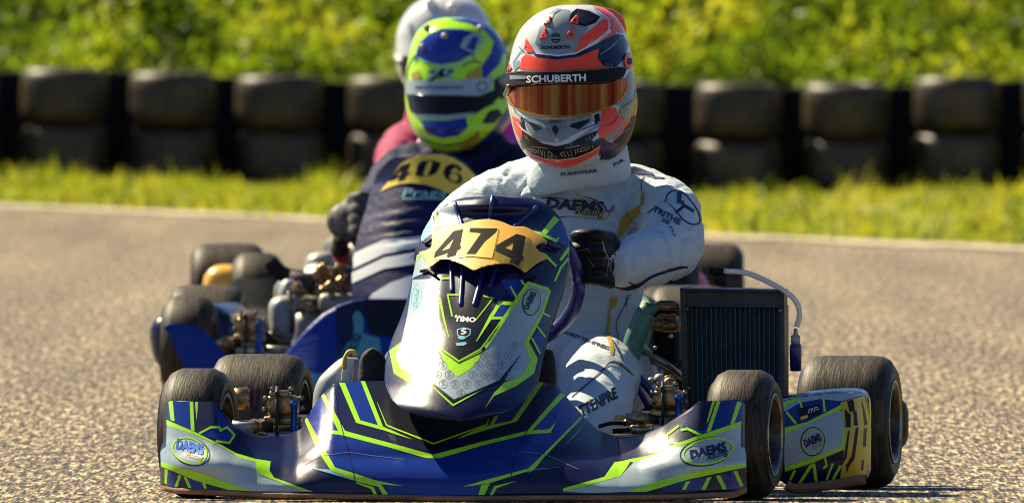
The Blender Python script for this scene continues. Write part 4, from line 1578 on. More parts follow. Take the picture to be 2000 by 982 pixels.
pr.poly(M['black'], [cM([(535, 470), (580, 310), (640, 265), (780, 250), (910, 285), (905, 340), (850, 440), (780, 480), (600, 495)]), cM([(650, 465), (720, 290), (760, 260), (790, 290), (725, 470), (690, 485)])], 1, 6)
pr.poly(M['black'], [cM([(945, 430), (985, 340), (1070, 300), (1160, 320), (1230, 380), (1190, 430), (1130, 360), (1075, 390), (1060, 430), (1150, 430), (1220, 480), (1230, 560), (1180, 600), (1080, 585), (980, 520)]),
                     cM([(1035, 490), (1080, 435), (1150, 460), (1172, 520), (1130, 570), (1060, 545)])], 1, 6)
a, b = cM([(345, 790), (985, 790)])
pr.text(M['cyan'], 'Praga', a, b, 16, 1, .3, .0)
pr.line(M['cyan'], cM([(345, 818), (985, 822)]), 2.2, 1)
pr.build('livery', nose2)

# ---- hubs, brakes and side gear, placed where they show beside the bodywork


def front_brake(k, px, py, y, s=1.0, deg=0.0):
    c = W(px, py, y)
    z = Vector((0, 0, 1))
    R = (0, 0, YAW1 + deg)
    mb = MB().box(c + Vector((0, 0, .012)) * s, (.062 * s, .04 * s, .040 * s), .009 * s, R, 3).box(c + Vector((-.006, 0, .034)) * s, (.040 * s, .034 * s, .016 * s), .006 * s, R, 2)
    mb.box(c + Vector((0, .0, -.018)) * s, (.075 * s, .03 * s, .018 * s), .005 * s, R)
    ca = mb.build('brake_caliper', M['bronze'], k)
    for (dx, dz) in ((-.034, .026), (-.036, .004), (.036, .026), (.038, .006), (-.02, .044), (.016, .044), (.03, -.02)):
        mb = MB().lathe([(-.006 * s, .0062 * s), (.0, .0062 * s), (.003 * s, .004 * s)], 8, c + Vector((dx, -.022, dz)) * s, 'Y')
        mb.ball(c + Vector((dx, -.026, dz)) * s, .0045 * s, n=8, m=6)
        mb.build('bolt', M['steel'], ca)
    d = MB().lathe([(-.003, .014), (-.003, .062 * s), (.003, .062 * s), (.003, .014)], 28, c + Vector((-.012, .012, -.012)) * s, 'X', True)
    d.build('brake_disc', M['hub'], k)
    MB().lathe([(-.036 * s, .0068 * s), (.028 * s, .0068 * s), (.030 * s, .009 * s), (.038 * s, .009 * s), (.040 * s, .005 * s)], 12, c + Vector((.022, -.028, -.018)) * s, 'Z').build('kingpin', M['bluemetal'], k)
    MB().tube([c + Vector((-.09, 0, -.03)) * s, c + Vector((-.02, 0, -.028)) * s], .013 * s).tube([c + Vector((.03, .01, -.045)) * s, c + Vector((.12, .02, -.05)) * s], .009 * s).box(c + Vector((.0, .0, -.05)) * s, (.07 * s, .03 * s, .02 * s), .005).build('steering_knuckle', M['steel'], k)
    MB().lathe([(-.014 * s, .010 * s), (-.004 * s, .017 * s), (.006 * s, .015 * s), (.012 * s, .006 * s)], 14, c + Vector((-.055, -.012, -.03)) * s, 'X').build('axle_nut', M['bronze'], k)


front_brake(k1, 553, 803, .34)
front_brake(k1, 1305, 790, .24, .92)
front_brake(k2, 488, 645, 11.15, 1.0)
MB().tube(Wl(cK, [(690, 250), (700, 190), (725, 155), (750, 190), (758, 270)], .28), .010, 10, curve=4, round_ends=True).box(W(1306, 757, .285), (.018, .012, .05), .005).build('brake_lever', M['bronze'], k1)
MB().tube(Wl(cJ, [(395, 775), (470, 755), (560, 755), (650, 750)], .25), .004, 8, curve=4).tube(Wl(cJ, [(480, 800), (600, 790), (690, 775)], .27), .006, 8, curve=4).build('brake_hose', M['dark'], k1)
MB().box(W(1255, 838, .28), (.05, .04, .02), .006).box(W(1232, 830, .30), (.03, .03, .025), .006).build('track_rod_end', M['steel'], k1)
MB().tube(Wl(cA, [(560, 490), (620, 500), (700, 500)], .3), .011, 10).build('track_rod', M['alu'], k1)
MB().lathe([(-.02, .012), (-.018, .021), (.014, .023), (.018, .016)], 20, W(470, 778, .62), 'X').build('exhaust_cap', M['bronze'], k1)
# grey reservoir with its strap and handle beside the nose
mb = MB()
v, f = rows_body([(698, 668, 698, .50, .02, .02), (703, 660, 702, .50, .03, .03), (720, 640, 706, .50, .04, .04), (740, 622, 708, .50, .045, .045), (770, 612, 710, .50, .045, .045), (800, 610, 710, .50, .045, .045)], 28, 16)
res = mb.put(v, f).build('reservoir', M['alu'], k1)
MB().box(W(679, 722, .44), (.022, .012, .05), .004, (0, .1, 0)).build('strap', M['silvpl'], res)
MB().tube(Wl(cS, [(1040, 310), (1050, 210), (1090, 140), (1140, 140), (1165, 175)], .43), .0042, 8, curve=5).build('handle', M['gold2'], res)

# intake boxes and carburettor gear of the followers
for (k, rows, nm) in ((k2, [(577, 548, 572, 11.75, .05, .05), (582, 533, 577, 11.75, .07, .07), (600, 524, 578, 11.75, .08, .08), (640, 526, 577, 11.75, .08, .08), (660, 536, 574, 11.75, .07, .07), (668, 548, 568, 11.75, .05, .05)], 'intake_box'),
                      (k2, [(492, 618, 646, 12.35, .05, .05), (497, 604, 652, 12.35, .07, .07), (512, 596, 655, 12.35, .08, .08), (535, 594, 655, 12.35, .08, .08), (550, 600, 650, 12.35, .06, .06)], 'intake_box'),
                      (k2, [(545, 556, 570, 12.0, .04, .04), (552, 548, 580, 12.0, .05, .05), (575, 542, 584, 12.0, .06, .06), (600, 545, 584, 12.0, .05, .05)], 'filter_can')):
    v, f = rows_body(rows, 32, 18, 2.8)
    MB().put(v, f).build(nm, M['alu'], k)
MB().tube(Wl(cH, [(770, 330), (785, 430), (790, 560)], 11.68), .006, 8).build('intake_clip', M['bronze'], k2)
MB().tube(Wl(cH, [(800, 290), (850, 360)], 11.9), .014, 10).build('intake_spout', M['bronze'], k2)
MB().tube(Wl(cH, [(660, 165), (740, 240), (860, 250), (960, 260)], 12.2), [.02, .02, .014, .014], 12, curve=4).build('intake_hose', M['dark'], k2)
MB().tube(Wl(cH, [(770, 275), (830, 285), (915, 300)], 12.05), .026, 14).build('exhaust_sleeve', M['sleeve'], k2)
mb = MB()
random.seed(21)
for q in range(26):
    x, y = random.uniform(930, 1090), random.uniform(190, 390)
    p = W(*cH([(x, y)])[0], 11.98 + random.uniform(-.05, .05))
    if q % 3:
        mb.box(p, (random.uniform(.012, .03), .02, random.uniform(.012, .04)), .004, (random.uniform(-.6, .6), random.uniform(-.8, .8), 0))
    else:
        mb.ball(p, random.uniform(.008, .016), n=10, m=8)
cb = mb.build('carburettor', M['bronze'], k2)
MB().box(W(662, 570, 12.08), (.10, .08, .13), .02).build('engine_case', M['hub'], k2)
MB().box(W(670, 592, 12.0), (.12, .08, .05), .015).build('clutch_cover', M['alu'], k2)
MB().box(W(668, 496, 11.95), (.034, .03, .045), .008, (.2, .2, .2)).build('fuel_hose_cover', M['red'], k2)
MB().tube([W(757, 690, 11.3), W(765, 668, 11.3)], .012, 8, round_ends=True).build('pedal_spring', M['red'], k2)


# ------------------------------------------------------------------ drivers
def limb(pts, r, n=16):
    return tube(pts, r, n, curve=5, round_ends=True)


def person(label, loc):
    return thing('person', label, 'person', loc, 0, 1, 'kart drivers')


# ---- driver of the leading kart
d1 = person('driver in white suit with red and white helmet and gold mirrored visor', K(0, .8, .1))


def w1(px, py, y):
    return W(px, py, y)


parts = [
    ball(w1(1110, 470, 1.24), (.175, .125, .17)), ball(w1(1112, 560, 1.22), (.150, .125, .18)), ball(w1(1120, 650, 1.18), (.145, .13, .16)), ball(w1(1130, 730, 1.15), (.16, .15, .12)),
    ball(w1(1110, 395, 1.26), (.17, .10, .08)),
    tube([w1(1118, 400, 1.25), w1(1128, 345, 1.23), w1(1133, 300, 1.19), w1(1134, 282, 1.18)], [.125, .100, .080, .078], 24),
    limb([w1(1170, 385, 1.26), w1(1262, 402, 1.24), w1(1306, 418, 1.18)], [.085, .074, .068]),
    limb([w1(1302, 414, 1.19), w1(1312, 450, 1.08), w1(1309, 488, .98), w1(1262, 505, .90), w1(1210, 519, .84)], [.066, .063, .062, .056, .043]),
    limb([w1(1050, 385, 1.26), w1(985, 395, 1.24), w1(945, 408, 1.18)], [.085, .072, .064]),
    limb([w1(948, 404, 1.19), w1(900, 440, 1.08), w1(880, 490, .98), w1(896, 508, .90), w1(900, 502, .88)], [.062, .060, .058, .050, .043]),
    limb([w1(1165, 745, 1.16), w1(1170, 735, 1.0), w1(1163, 752, .82)], [.095, .088, .072]),
    limb([w1(1163, 755, .82), w1(1162, 790, .74), w1(1120, 850, .5), w1(1085, 900, .42)], [.077, .074, .056, .043]),
    limb([w1(1060, 745, 1.16), w1(960, 745, 1.0), w1(880, 760, .84)], [.095, .088, .072]),
    limb([w1(880, 762, .84), w1(850, 800, .72), w1(770, 870, .5), w1(740, 905, .42)], [.075, .07, .054, .043]),
]
ELB, ARM, ARM2 = w1(1322, 500, .96), w1(1228, 440, 1.12), w1(985, 425, 1.12)


def suit_folds(p):
    k = noise.noise(p * 9)
    out = 0
    d = (p - ELB).length
    out -= .0068 * math.exp(-((d - .085) / .065) ** 2) * max(0, 1 - abs(math.sin(d * 62 + 3.2 * k)) * 2.4)
    for c in (ARM, ARM2):
        d = (p - c).length
        an = math.atan2(p.z - c.z, p.x - c.x)
        out -= .0068 * math.exp(-((d - .075) / .06) ** 2) * max(0, 1 - abs(math.sin(an * 4.2 + 2.2 * k)) * 2.4)
    zc = math.exp(-((p.z - .43) / .09) ** 2)
    if p.y > 1.0:
        out -= .006 * zc * max(0, 1 - abs(math.sin(p.z * 62 + 3.5 * k + p.x * 5)) * 2.3)
    return out


v, f = fuse(parts, .0055, 3, .0030, 15, (1, 1, 1.6), 3, lambda p: .10 if p.z < .34 else .10 + .90 * min(1, (p.z - .34) / .08), suit_folds)
body1 = add('race_suit', v, f, M['suitwhite'], d1)
H = bvh(v, f)
# stand-up collar with a free edge
ring = []
for j, (py, rx, ry) in enumerate([(362, .098, .088), (346, .105, .098), (328, .102, .102), (312, .099, .102), (297, .097, .100), (293, .094, .097)]):
    for i in range(33):
        a = 2 * PI * i / 32
        c = w1(1131, py, 1.17)
        ring.append(c + Vector((rx * math.cos(a), ry * math.sin(a), .012 * math.cos(a) + .010 * math.sin(a) + .004 * math.sin(3 * a))))
add('collar', ring, grid_faces(33, 6), M['suitwhite'], d1, solid=.006)
add('balaclava', *tube([w1(1128, 350, 1.23), w1(1126, 300, 1.2), w1(1122, 270, 1.18)], [.072, .072, .07], 20), M['hub'], d1)
Hc = bvh(ring, grid_faces(33, 6))
pr = Print(H, 1.1, .0014, 3.0, .0004)
pr.poly(M['goldcloth'], cE([(478, 572), (484, 500), (505, 440), (560, 400), (618, 368), (612, 420), (560, 470), (520, 530)]), 0)
pr.poly(M['goldcloth'], cE([(620, 300), (640, 290), (636, 368), (616, 372)]), 0)
pr.curve(M['navycloth'], cE([(625, 290), (622, 240), (645, 195), (720, 210)]), 1.6, 1)
pr.poly(M['navycloth'], cE([(530, 148), (580, 140), (640, 160), (695, 185), (705, 195), (640, 185), (600, 185), (570, 180)]), 1)
pr.curve(M['navycloth'], cE([(690, 205), (760, 210)]), 3, 1)
# chest emblem
pr.curve(M['navycloth'], cE([(20, 330), (100, 325), (210, 345)]), 2, 1)
pr.curve(M['navycloth'], cE([(225, 305), (330, 335), (395, 370), (420, 410), (450, 385), (455, 370)]), [1, 2.2, 2.5, 2, 2, 1], 1)
pr.curve(M['goldcloth'], cE([(205, 325), (330, 350), (400, 400), (440, 410), (465, 378)]), [1, 2.2, 2.6, 2, 1], 0)
pr.curve(M['navycloth'], cE([(30, 405), (110, 440), (200, 436)]), 1.6, 1)
pr.curve(M['goldcloth'], cE([(195, 438), (300, 446), (395, 455), (440, 410)]), [2, 3, 3, 1.5], 0)
a, b = cE([(48, 385), (392, 412)])
pr.text(M['goldcloth'], 'DAEMS', a, b, 20, 1, .12, .09)
pr.text(M['navycloth'], 'DAEMS', a, b, 20, 3, .12, .045)
a, b = cE([(225, 418), (395, 436)])
pr.text(M['navycloth'], 'Racing', a, b, 13, 4, .3, .07)
pr.text(M['goldcloth'], 'Racing', a, b, 13, 5, .3, .0)
# sleeve emblem
pr.curve(M['navycloth'], cE([(765, 355), (775, 315), (810, 285), (860, 290), (915, 340), (955, 400), (975, 455), (960, 482), (920, 485), (870, 455), (820, 395), (785, 362)]), [2.5, 2.5, 2.5, 2.5, 2.5, 2.5, 3, 3, 2.5, 2.2, 2.2, 1.5], 1)
pr.poly(M['navycloth'], cE([(838, 290), (866, 290), (858, 350), (835, 368)]), 1)
pr.poly(M['navycloth'], cE([(855, 345), (875, 345), (880, 365), (940, 400), (935, 418), (880, 385), (830, 425), (825, 405), (865, 378)]), 1)
a, b = cE([(688, 405), (850, 490)])
pr.text(M['navycloth'], 'TRITHE', a, b, 11, 1, -.1, .03)
a, b = cE([(740, 465), (785, 490)])
pr.text(M['navycloth'], '30', a, b, 7, 1, 0, .03)
pr.curve(M['navycloth'], cE([(785, 510), (800, 500), (815, 545), (830, 552)]), 1.4, 1)
pr.curve(M['navycloth'], cE([(660, 420), (690, 395), (720, 390)]), 1.6, 1)
# sleeve underside piping
pr.curve(M['navycloth'], cE([(545, 830), (600, 850), (680, 800), (760, 770), (850, 745), (900, 740)]), [2, 6, 5, 5, 6, 3], 1)
pr.curve(M['navycloth'], cE([(560, 905), (535, 920), (530, 985)]), 1.4, 1)
pr.poly(M['goldcloth'], cJ([(465, 0), (512, 0), (500, 50), (462, 90), (470, 130), (455, 200), (478, 260), (490, 310), (480, 350), (465, 345), (460, 280), (438, 220), (455, 110)]), 0)
pr.curve(M['navycloth'], cJ([(575, 0), (530, 90), (500, 160), (512, 240), (495, 280)]), 1.5, 1)
pr.curve(M['navycloth'], cJ([(475, 250), (520, 330), (540, 380)]), [1, 5, 1], 1)
a, b = cJ([(160, 208), (455, 318)])
pr.text(M['navycloth'], 'M.DRITTENPREIS', a, b, 6.5, 1, 0, .03)
a, b = cJ([(292, 722), (512, 600)])
pr.text(M['black'], 'TTENPRE', a, b, 21, 1, .2, .025)
pr.curve(M['navycloth'], cJ([(235, 600), (330, 520), (420, 440), (470, 392), (530, 405), (600, 465)]), [2, 2.4, 2.6, 3, 5, 2], 1)
pr.curve(M['goldcloth'], cJ([(505, 392), (560, 425), (603, 470)]), [1, 2.4, 1], 2)
pr.poly(M['goldcloth'], cJ([(500, 705), (580, 710), (590, 735), (490, 735)]), 0)
pr.build('suit_print', body1)
pc = Print(Hc, 1.12, .0015)
a, b = cE([(140, 197), (360, 172)])
pc.text(M['navycloth'], 'PUREWEAR', a, b, 6.5, 0, 0, .03)
a, b = cE([(460, 138), (520, 105)])
pc.text(M['navycloth'], 'PUR', a, b, 6, 0, 0, .03)
pc.build('collar_print', body1)['kind'] = 'stuff'
# shoes: soles face the camera
for (px, L_, R_, top) in ((727, 699, 757, 679), (1066, 1046, 1087, 679)):
    rows = [(top, px - 3, px + 3, .40, .015, .02), (top + 6, px - 14, px + 14, .40, .018, .03), (top + 25, L_ + 3, R_ - 3, .40, .02, .045), (top + 70, L_, R_, .39, .02, .05), (top + 150, L_ + 8, R_ - 6, .39, .02, .05),
            (top + 230, L_ + 8, R_ - 8, .39, .02, .08), (top + 255, L_ + 14, R_ - 14, .39, .015, .06)]
    v, f = rows_body(rows, 32, 30, 2.6)
    MB().put(v, f).build('shoe', M['shoe'], d1)


def hand_right(cx, s=1.0):
    pass


# gloved hand on the wheel, radiator side
def glove(name, parent, P, m, vox=.0042):
    """P maps (px, py, dy) to a point; palm, four bent fingers of unequal length, thumb, cuff"""
    pp = [ball(P(1187, 512, .06), (.026, .042, .048)), limb([P(1186, 505, .05), P(1210, 520, .075), P(1226, 523, .09)], [.042, .043, .047])]
    fl = [(-44, 1124, .0140), (-16, 1117, .0152), (12, 1116, .0150), (38, 1124, .0138)]
    for (dy, tip, r) in fl:
        py = 505 + dy
        pp.append(limb([P(1192, py + 6, .055), P(1182, py + 3, .0), P(1164, py, -.046), P(tip + 18, py - 1, -.052), P(tip + 2, py, -.036), P(tip + 4, py + 1, -.002)], [.0155, r * 1.12, r * 1.06, r, r * .95, r * .85]))
    pp.append(limb([P(1198, 480, .07), P(1180, 464, .085), P(1158, 462, .082), P(1142, 468, .07)], [.018, .0145, .0135, .011]))
    v, f = fuse(pp, vox, 2)
    return v, f


v, f = glove('glove', d1, lambda x, y, d: W(x, y, .79 + d), M['glove'])
g1 = add('glove', v, f, M['glove'], d1)
H = bvh(v, f)
pg = Print(H, .78, .0012)
for q, wd in (([(388, 585), (395, 640), (425, 680), (420, 740), (410, 795)], 1.6), ([(425, 680), (415, 690), (395, 685)], 1.4), ([(440, 770), (430, 720), (470, 690), (510, 690)], 1.5), ([(200, 660), (260, 640), (300, 632), (310, 655)], .9),
              ([(300, 690), (320, 710), (335, 740)], .8), ([(192, 548), (230, 530), (300, 530)], 1.2), ([(385, 585), (415, 680)], 2.2)):
    pg.line(M['grey'], cE(q), wd, 0, step=4)
a, b = cE([(440, 705), (492, 660)])
pg.text(M['silvpl'], 'HRX', a, b, 8, 0, 0, .02)
pg.build('piping', g1)
# the other hand, behind the nose panel
cxw = 1000 + (K(0, .42, .455).x) * ppm(.8)


def mirror1(x, y, d):
    return W(2 * (cxw - 6) - x + 118, y - 20, .84 + d)


v, f = glove('glove', d1, mirror1, M['glove'])
add('glove', v, [q[::-1] for q in f], M['glove'], d1)

# ---- helmet of the leading driver
HR = [(10, 1105, 1150, 1.14, .05, .05), (13, 1083, 1168, 1.14, .075, .075), (20, 1062, 1186, 1.14, .095, .10), (35, 1038, 1204, 1.14, .115, .12), (60, 1015, 1220, 1.14, .13, .135), (90, 1002, 1230, 1.14, .14, .142),
      (120, 995, 1236, 1.13, .142, .15), (150, 991, 1240, 1.12, .145, .155), (180, 990, 1243, 1.11, .147, .16), (205, 992, 1244, 1.10, .148, .16), (230, 997, 1242, 1.09, .153, .155), (255, 1003, 1236, 1.08, .156, .15),
      (275, 1010, 1228, 1.075, .155, .14), (295, 1021, 1214, 1.07, .15, .13), (308, 1034, 1199, 1.07, .143, .12), (318, 1052, 1172, 1.07, .13, .11), (325, 1078, 1142, 1.07, .11, .09), (328, 1098, 1122, 1.07, .08, .07)]
v, f = rows_body(HR, 96, 90, 2.25, .10)
hel1 = add('helmet', v, f, M['helmwhite'], d1)
H = bvh(v, f)
pr = Print(H, 1.0, .0012)
red, nav, blk, gry = M['hred'], M['hnavy'], M['black'], M['hgrey']
pr.poly(gry, cC([(275, 250), (300, 160), (330, 90), (400, 50), (470, 60), (470, 130), (580, 155), (530, 215), (500, 295), (420, 310), (330, 300)]), 0)
pr.poly(nav, cC([(260, 300), (310, 308), (400, 322), (500, 310), (580, 270), (640, 240), (700, 190), (770, 200), (800, 250), (775, 330), (730, 385), (660, 372), (625, 330), (635, 275), (520, 322), (400, 340), (290, 328)]), 1)
pr.poly(red, cC([(190, 395), (200, 330), (225, 308), (290, 328), (400, 343), (520, 324), (600, 288), (636, 275), (625, 330), (655, 372), (720, 393), (560, 400), (400, 405), (280, 400)]), 2)
pr.poly(red, cC([(500, 297), (530, 212), (600, 160), (665, 105), (700, 130), (670, 165), (650, 200), (600, 225), (560, 265), (512, 298)]), 2)
pr.line(M['white'], cC([(280, 305), (400, 316), (500, 304), (600, 250), (690, 170), (690, 110), (600, 45)]), [1, 1.8, 2, 2, 2, 2, 1], 3)
pr.line(gry, cC([(640, 310), (700, 270), (760, 215)]), [1, 2.5, 1], 3)
pr.line(red, cC([(590, 240), (660, 190), (710, 130), (720, 190), (640, 235)]), [1, 5, 8, 6, 1], 3)
pr.poly(blk, cC([(466, 120), (480, 75), (510, 52), (580, 65), (642, 98), (615, 132), (560, 152), (480, 136)]), 2)
for q in range(7):
    pr.line(gry, cC([(500 + q * 9, 120 + q * 3), (520 + q * 15, 72 + q * 5)]), .7, 3)
pr.poly(red, cC([(595, 38), (680, 52), (745, 88), (778, 128), (775, 185), (745, 185), (700, 125), (650, 72)]), 2)
pr.poly(red, cC([(225, 215), (270, 290), (230, 300), (215, 270)]), 1)
for q in ([(150, 370), (185, 340), (200, 370), (160, 400)],):
    pr.poly(gry, cC(q), 1)
pr.line(blk, cC([(185, 265), (215, 300), (260, 310)]), 1.2, 2)
pr.line(blk, cC([(365, 120), (385, 80), (420, 60)]), [1, 3, 1], 2)
pr.line(nav, cC([(150, 360), (190, 300), (230, 265)]), 1.4, 2)
pr.poly(M['black'], cC([(640, 350), (690, 340), (725, 368), (705, 388)]), 3)
pr.line(gry, cC([(672, 358), (690, 375), (712, 378), (690, 355)]), 1.2, 4)
# brand on the shell
pr.line(blk, cC(ellipse(391, 217, 25, 25)), 1.9, 3, True, 4)
pr.poly(M['hgrey'], cC([(360, 210), (422, 210), (422, 222), (360, 222)]), 4)
pr.poly(blk, cC([(372, 202), (410, 202), (410, 210), (372, 210)]), 5)
pr.poly(blk, cC([(372, 222), (410, 222), (410, 230), (372, 230)]), 5)
a, b = cC([(310, 280), (470, 276)])
pr.text(blk, 'SCHUBERTH', a, b, 6.6, 3, 0, .035)
# chin
P1 = [(300, 240), (450, 350), (560, 430), (760, 470), (950, 430), (1080, 350), (1330, 250), (1310, 320), (1250, 385), (1365, 465), (1270, 560), (1050, 622), (800, 655), (600, 635), (430, 572), (330, 498), (280, 390)]
pr.poly(blk, cP(P1), 1, 5)
pr.poly(blk, cP([(265, 40), (300, 70), (330, 240), (290, 330), (275, 200)]), 1, 5)
pr.poly(blk, cP([(1290, 40), (1360, 10), (1365, 120), (1300, 160)]), 1, 5)
pr.poly(gry, cP([(310, 75), (600, 110), (640, 270), (760, 420), (560, 400), (440, 330), (350, 200)]), 1, 5)
pr.poly(gry, cP([(900, 105), (1250, 30), (1280, 120), (1060, 280), (800, 420), (790, 330), (870, 260)]), 1, 5)
pr.poly(M['hub'], cP([(355, 125), (550, 180), (572, 225), (475, 265)]), 2, 5)
pr.poly(M['hub'], cP([(948, 200), (975, 160), (1232, 90), (1215, 135), (1070, 240)]), 2, 5)
pr.poly(M['hgrey2'], cP([(608, 108), (910, 100), (895, 230), (810, 340), (740, 365), (650, 280)]), 3, 5)
pr.poly(M['hub'], cP([(680, 190), (810, 180), (795, 260), (760, 325), (715, 260)]), 4, 5)
pr.poly(M['bronze'], cP([(655, 115), (830, 112), (826, 152), (660, 160)]), 4, 5)
for q in ((692, 198), (792, 195)):
    pr.line(M['cyan'], cP(ellipse(*q, 16, 16, n=12)), .9, 5, True, 4)
pr.poly(red, cP([(318, 510), (420, 576), (600, 642), (790, 664), (1050, 628), (1250, 547), (1368, 467), (1330, 575), (1100, 692), (930, 760), (800, 778), (650, 762), (480, 682), (380, 612)]), 3, 5)
pr.line(M['white'], cP([(318, 505), (420, 572), (600, 638), (790, 660), (1050, 624), (1250, 543), (1368, 463)]), .9, 4)
pr.poly(nav, cP([(1375, 352), (1425, 372), (1475, 410), (1530, 422), (1640, 420), (1480, 570), (1350, 600), (1375, 467), (1245, 420)]), 2, 5)
pr.poly(nav, cP([(258, 385), (300, 380), (350, 440), (320, 500), (300, 540)]), 2, 5)
pr.poly(red, cP([(1405, -40), (1590, -70), (1620, 20), (1655, 70), (1700, 130), (1600, 232), (1412, 346), (1325, 287), (1372, 180), (1365, 120)]), 2, 5)
pr.poly(red, cP([(148, 40), (250, 100), (288, 230), (295, 330), (262, 372), (205, 285), (168, 175)]), 2, 5)
pr.poly(gry, cP([(1425, 355), (1690, 165), (1710, 190), (1480, 405)]), 2, 5)
pr.line(gry, cP([(1535, 425), (1580, 350), (1790, 210)]), [.8, 2.4, .8], 3)
pr.line(blk, cP([(1450, 195), (1560, 130), (1625, 40)]), [.6, 2, .6], 3)
pr.line(M['white'], cP([(205, 130), (300, 240), (470, 360)]), [1, 3, 1], 3)
pr.line(gry, cP([(1080, 350), (1300, 215), (1500, 85)]), [3, 4, 1], 3)
pr.line(blk, cP([(1060, 265), (1350, 150)]), [1, 2], 4)
pr.line(M['white'], cP([(150, -40), (250, 60), (330, 70)]), 1, 3)
for q in ([(520, 510), (524, 592)], [(550, 520), (563, 605)], [(575, 530), (565, 605)], [(605, 535), (600, 622)], [(655, 540), (648, 625)], [(655, 535), (712, 578), (668, 612)], [(372, 488), (480, 562), (495, 530), (400, 490)],
          [(680, 632), (715, 608)], [(420, 470), (640, 500)], [(818, 570), (862, 545), (890, 618)], [(818, 572), (860, 620)], [(905, 540), (948, 612)], [(962, 528), (982, 602)], [(1022, 512), (1032, 588)],
          [(1060, 500), (1048, 570)], [(1078, 548), (1120, 490), (1180, 482)], [(1085, 548), (1200, 505), (1225, 470)], [(1255, 455), (1270, 490)], [(880, 500), (1090, 462)]):
    pr.line(M['brass'], cP(q), 1.1, 4, step=5)
for q in ([(1170, 350), (1200, 400)], [(1215, 325), (1240, 380)], [(1265, 300), (1275, 350)], [(320, 300), (350, 370)], [(350, 320), (385, 400)], [(300, 90), (280, 150)], [(960, 435), (970, 465)], [(1000, 430), (1005, 450)]):
    pr.line(M['brass'], cP(q), .8, 3, step=5)
pr.poly(red, cC([(640, 770), (760, 690), (815, 640), (812, 690), (760, 745), (690, 800), (640, 830)]), 1)
pr.poly(M['hub'], cC([(700, 815), (760, 760), (800, 690), (822, 640), (860, 560), (880, 700), (800, 860), (700, 900), (640, 900), (650, 850)]), 1)
# side: olive duct, pale panels
pr.poly(M['olive'], cC([(752, 610), (800, 570), (850, 535), (848, 590), (825, 655), (780, 685), (748, 640)]), 2)
pr.poly(gry, cC([(770, 470), (815, 400), (850, 470), (845, 540), (760, 600), (720, 590), (800, 500)]), 1)
pr.poly(red, cC([(848, 540), (858, 560), (838, 650), (825, 655)]), 3)
pr.line(blk, cC([(842, 500), (830, 560), (760, 612)]), 1.4, 3)
pr.build('helmet_print', hel1)
# visor strip, visor, pivots, vents: pieces of their own
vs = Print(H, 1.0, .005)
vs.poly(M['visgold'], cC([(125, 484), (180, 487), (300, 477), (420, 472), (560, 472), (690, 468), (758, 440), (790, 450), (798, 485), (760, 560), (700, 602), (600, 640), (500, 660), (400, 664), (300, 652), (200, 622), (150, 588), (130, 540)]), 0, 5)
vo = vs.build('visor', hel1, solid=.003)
vr = Print(H, 1.0, .0095)
vr.line(M['visrim'], cC([(128, 545), (150, 592), (200, 626), (300, 657), (400, 668), (500, 664), (600, 645), (700, 606), (762, 562), (800, 486)]), [2, 2.5, 3, 3, 3.2, 3.2, 3, 3, 3, 2], 0)
vr.build('visor_rim', vo)
vb = Print(H, 1.0, .0105)
vb.poly(M['dark'], cC([(128, 415), (200, 405), (300, 409), (450, 407), (600, 398), (740, 382), (778, 392), (762, 438), (690, 468), (560, 473), (420, 473), (300, 478), (180, 488), (130, 478)]), 0, 5)
vbo = vb.build('visor_strip', vo, solid=.004)
vt = Print(bvh(vb.mb.v, vb.mb.f), 1.0, .0012)
a, b = cC([(226, 468), (562, 458)])
vt.text(M['white'], 'SCHUBERTH', a, b, 13.5, 0, 0, .03)
vt.poly(gry, cC([(132, 425), (225, 430), (220, 448), (135, 450)]), 0)
vt.line(M['visrim'], cC([(128, 414), (200, 404), (300, 408), (450, 406), (600, 397), (740, 381)]), 1.0, 0)
vt.build('lettering', vbo)
for (q, rx, ry, lift) in ((795, 26, 46, .006), (122, 10, 42, .004)):
    pvt = Print(H, 1.05, lift)
    pvt.poly(red, cC(ellipse(q, 347 if q > 500 else 378, rx, ry)), 0, 5)
    po = pvt.build('visor_pivot', hel1, solid=.008)
    if q > 500:
        p2 = Print(H, 1.05, lift + .002)
        p2.poly(M['hub'], cC(ellipse(799, 350, 12, 19)), 0, 4)
        p2.build('screw', po)
for q, h in (([(325, 142), (348, 97), (366, 100), (362, 138)], (344, 124)), ([(468, 132), (505, 90), (520, 96), (516, 140)], (500, 120)), ([(302, 226), (334, 157), (346, 216)], (325, 204)), ([(452, 196), (488, 150), (498, 222), (460, 219)], (477, 202))):
    pv = Print(H, 1.05, .004)
    pv.poly(red, cC(q), 0, 4)
    po = pv.build('vent_tab', hel1, solid=.006)
    p2 = Print(H, 1.05, .0065)
    p2.poly(M['hub'], cC(ellipse(h[0], h[1], 6, 7, n=12)), 0, 4)
    p2.build('screw', po)
MB().tube([w1(1165, 17, 1.16), w1(1190, 26, 1.18), w1(1208, 40, 1.2), w1(1216, 62, 1.22), w1(1219, 80, 1.22)], [.004, .009, .011, .008, .003], 12, curve=4, round_ends=True).build('rear_spoiler', red, hel1)
MB().tube([w1(988, 185, 1.06), w1(994, 170, 1.02)], .006, 8, round_ends=True).build('tear_off_post', M['steel'], hel1)

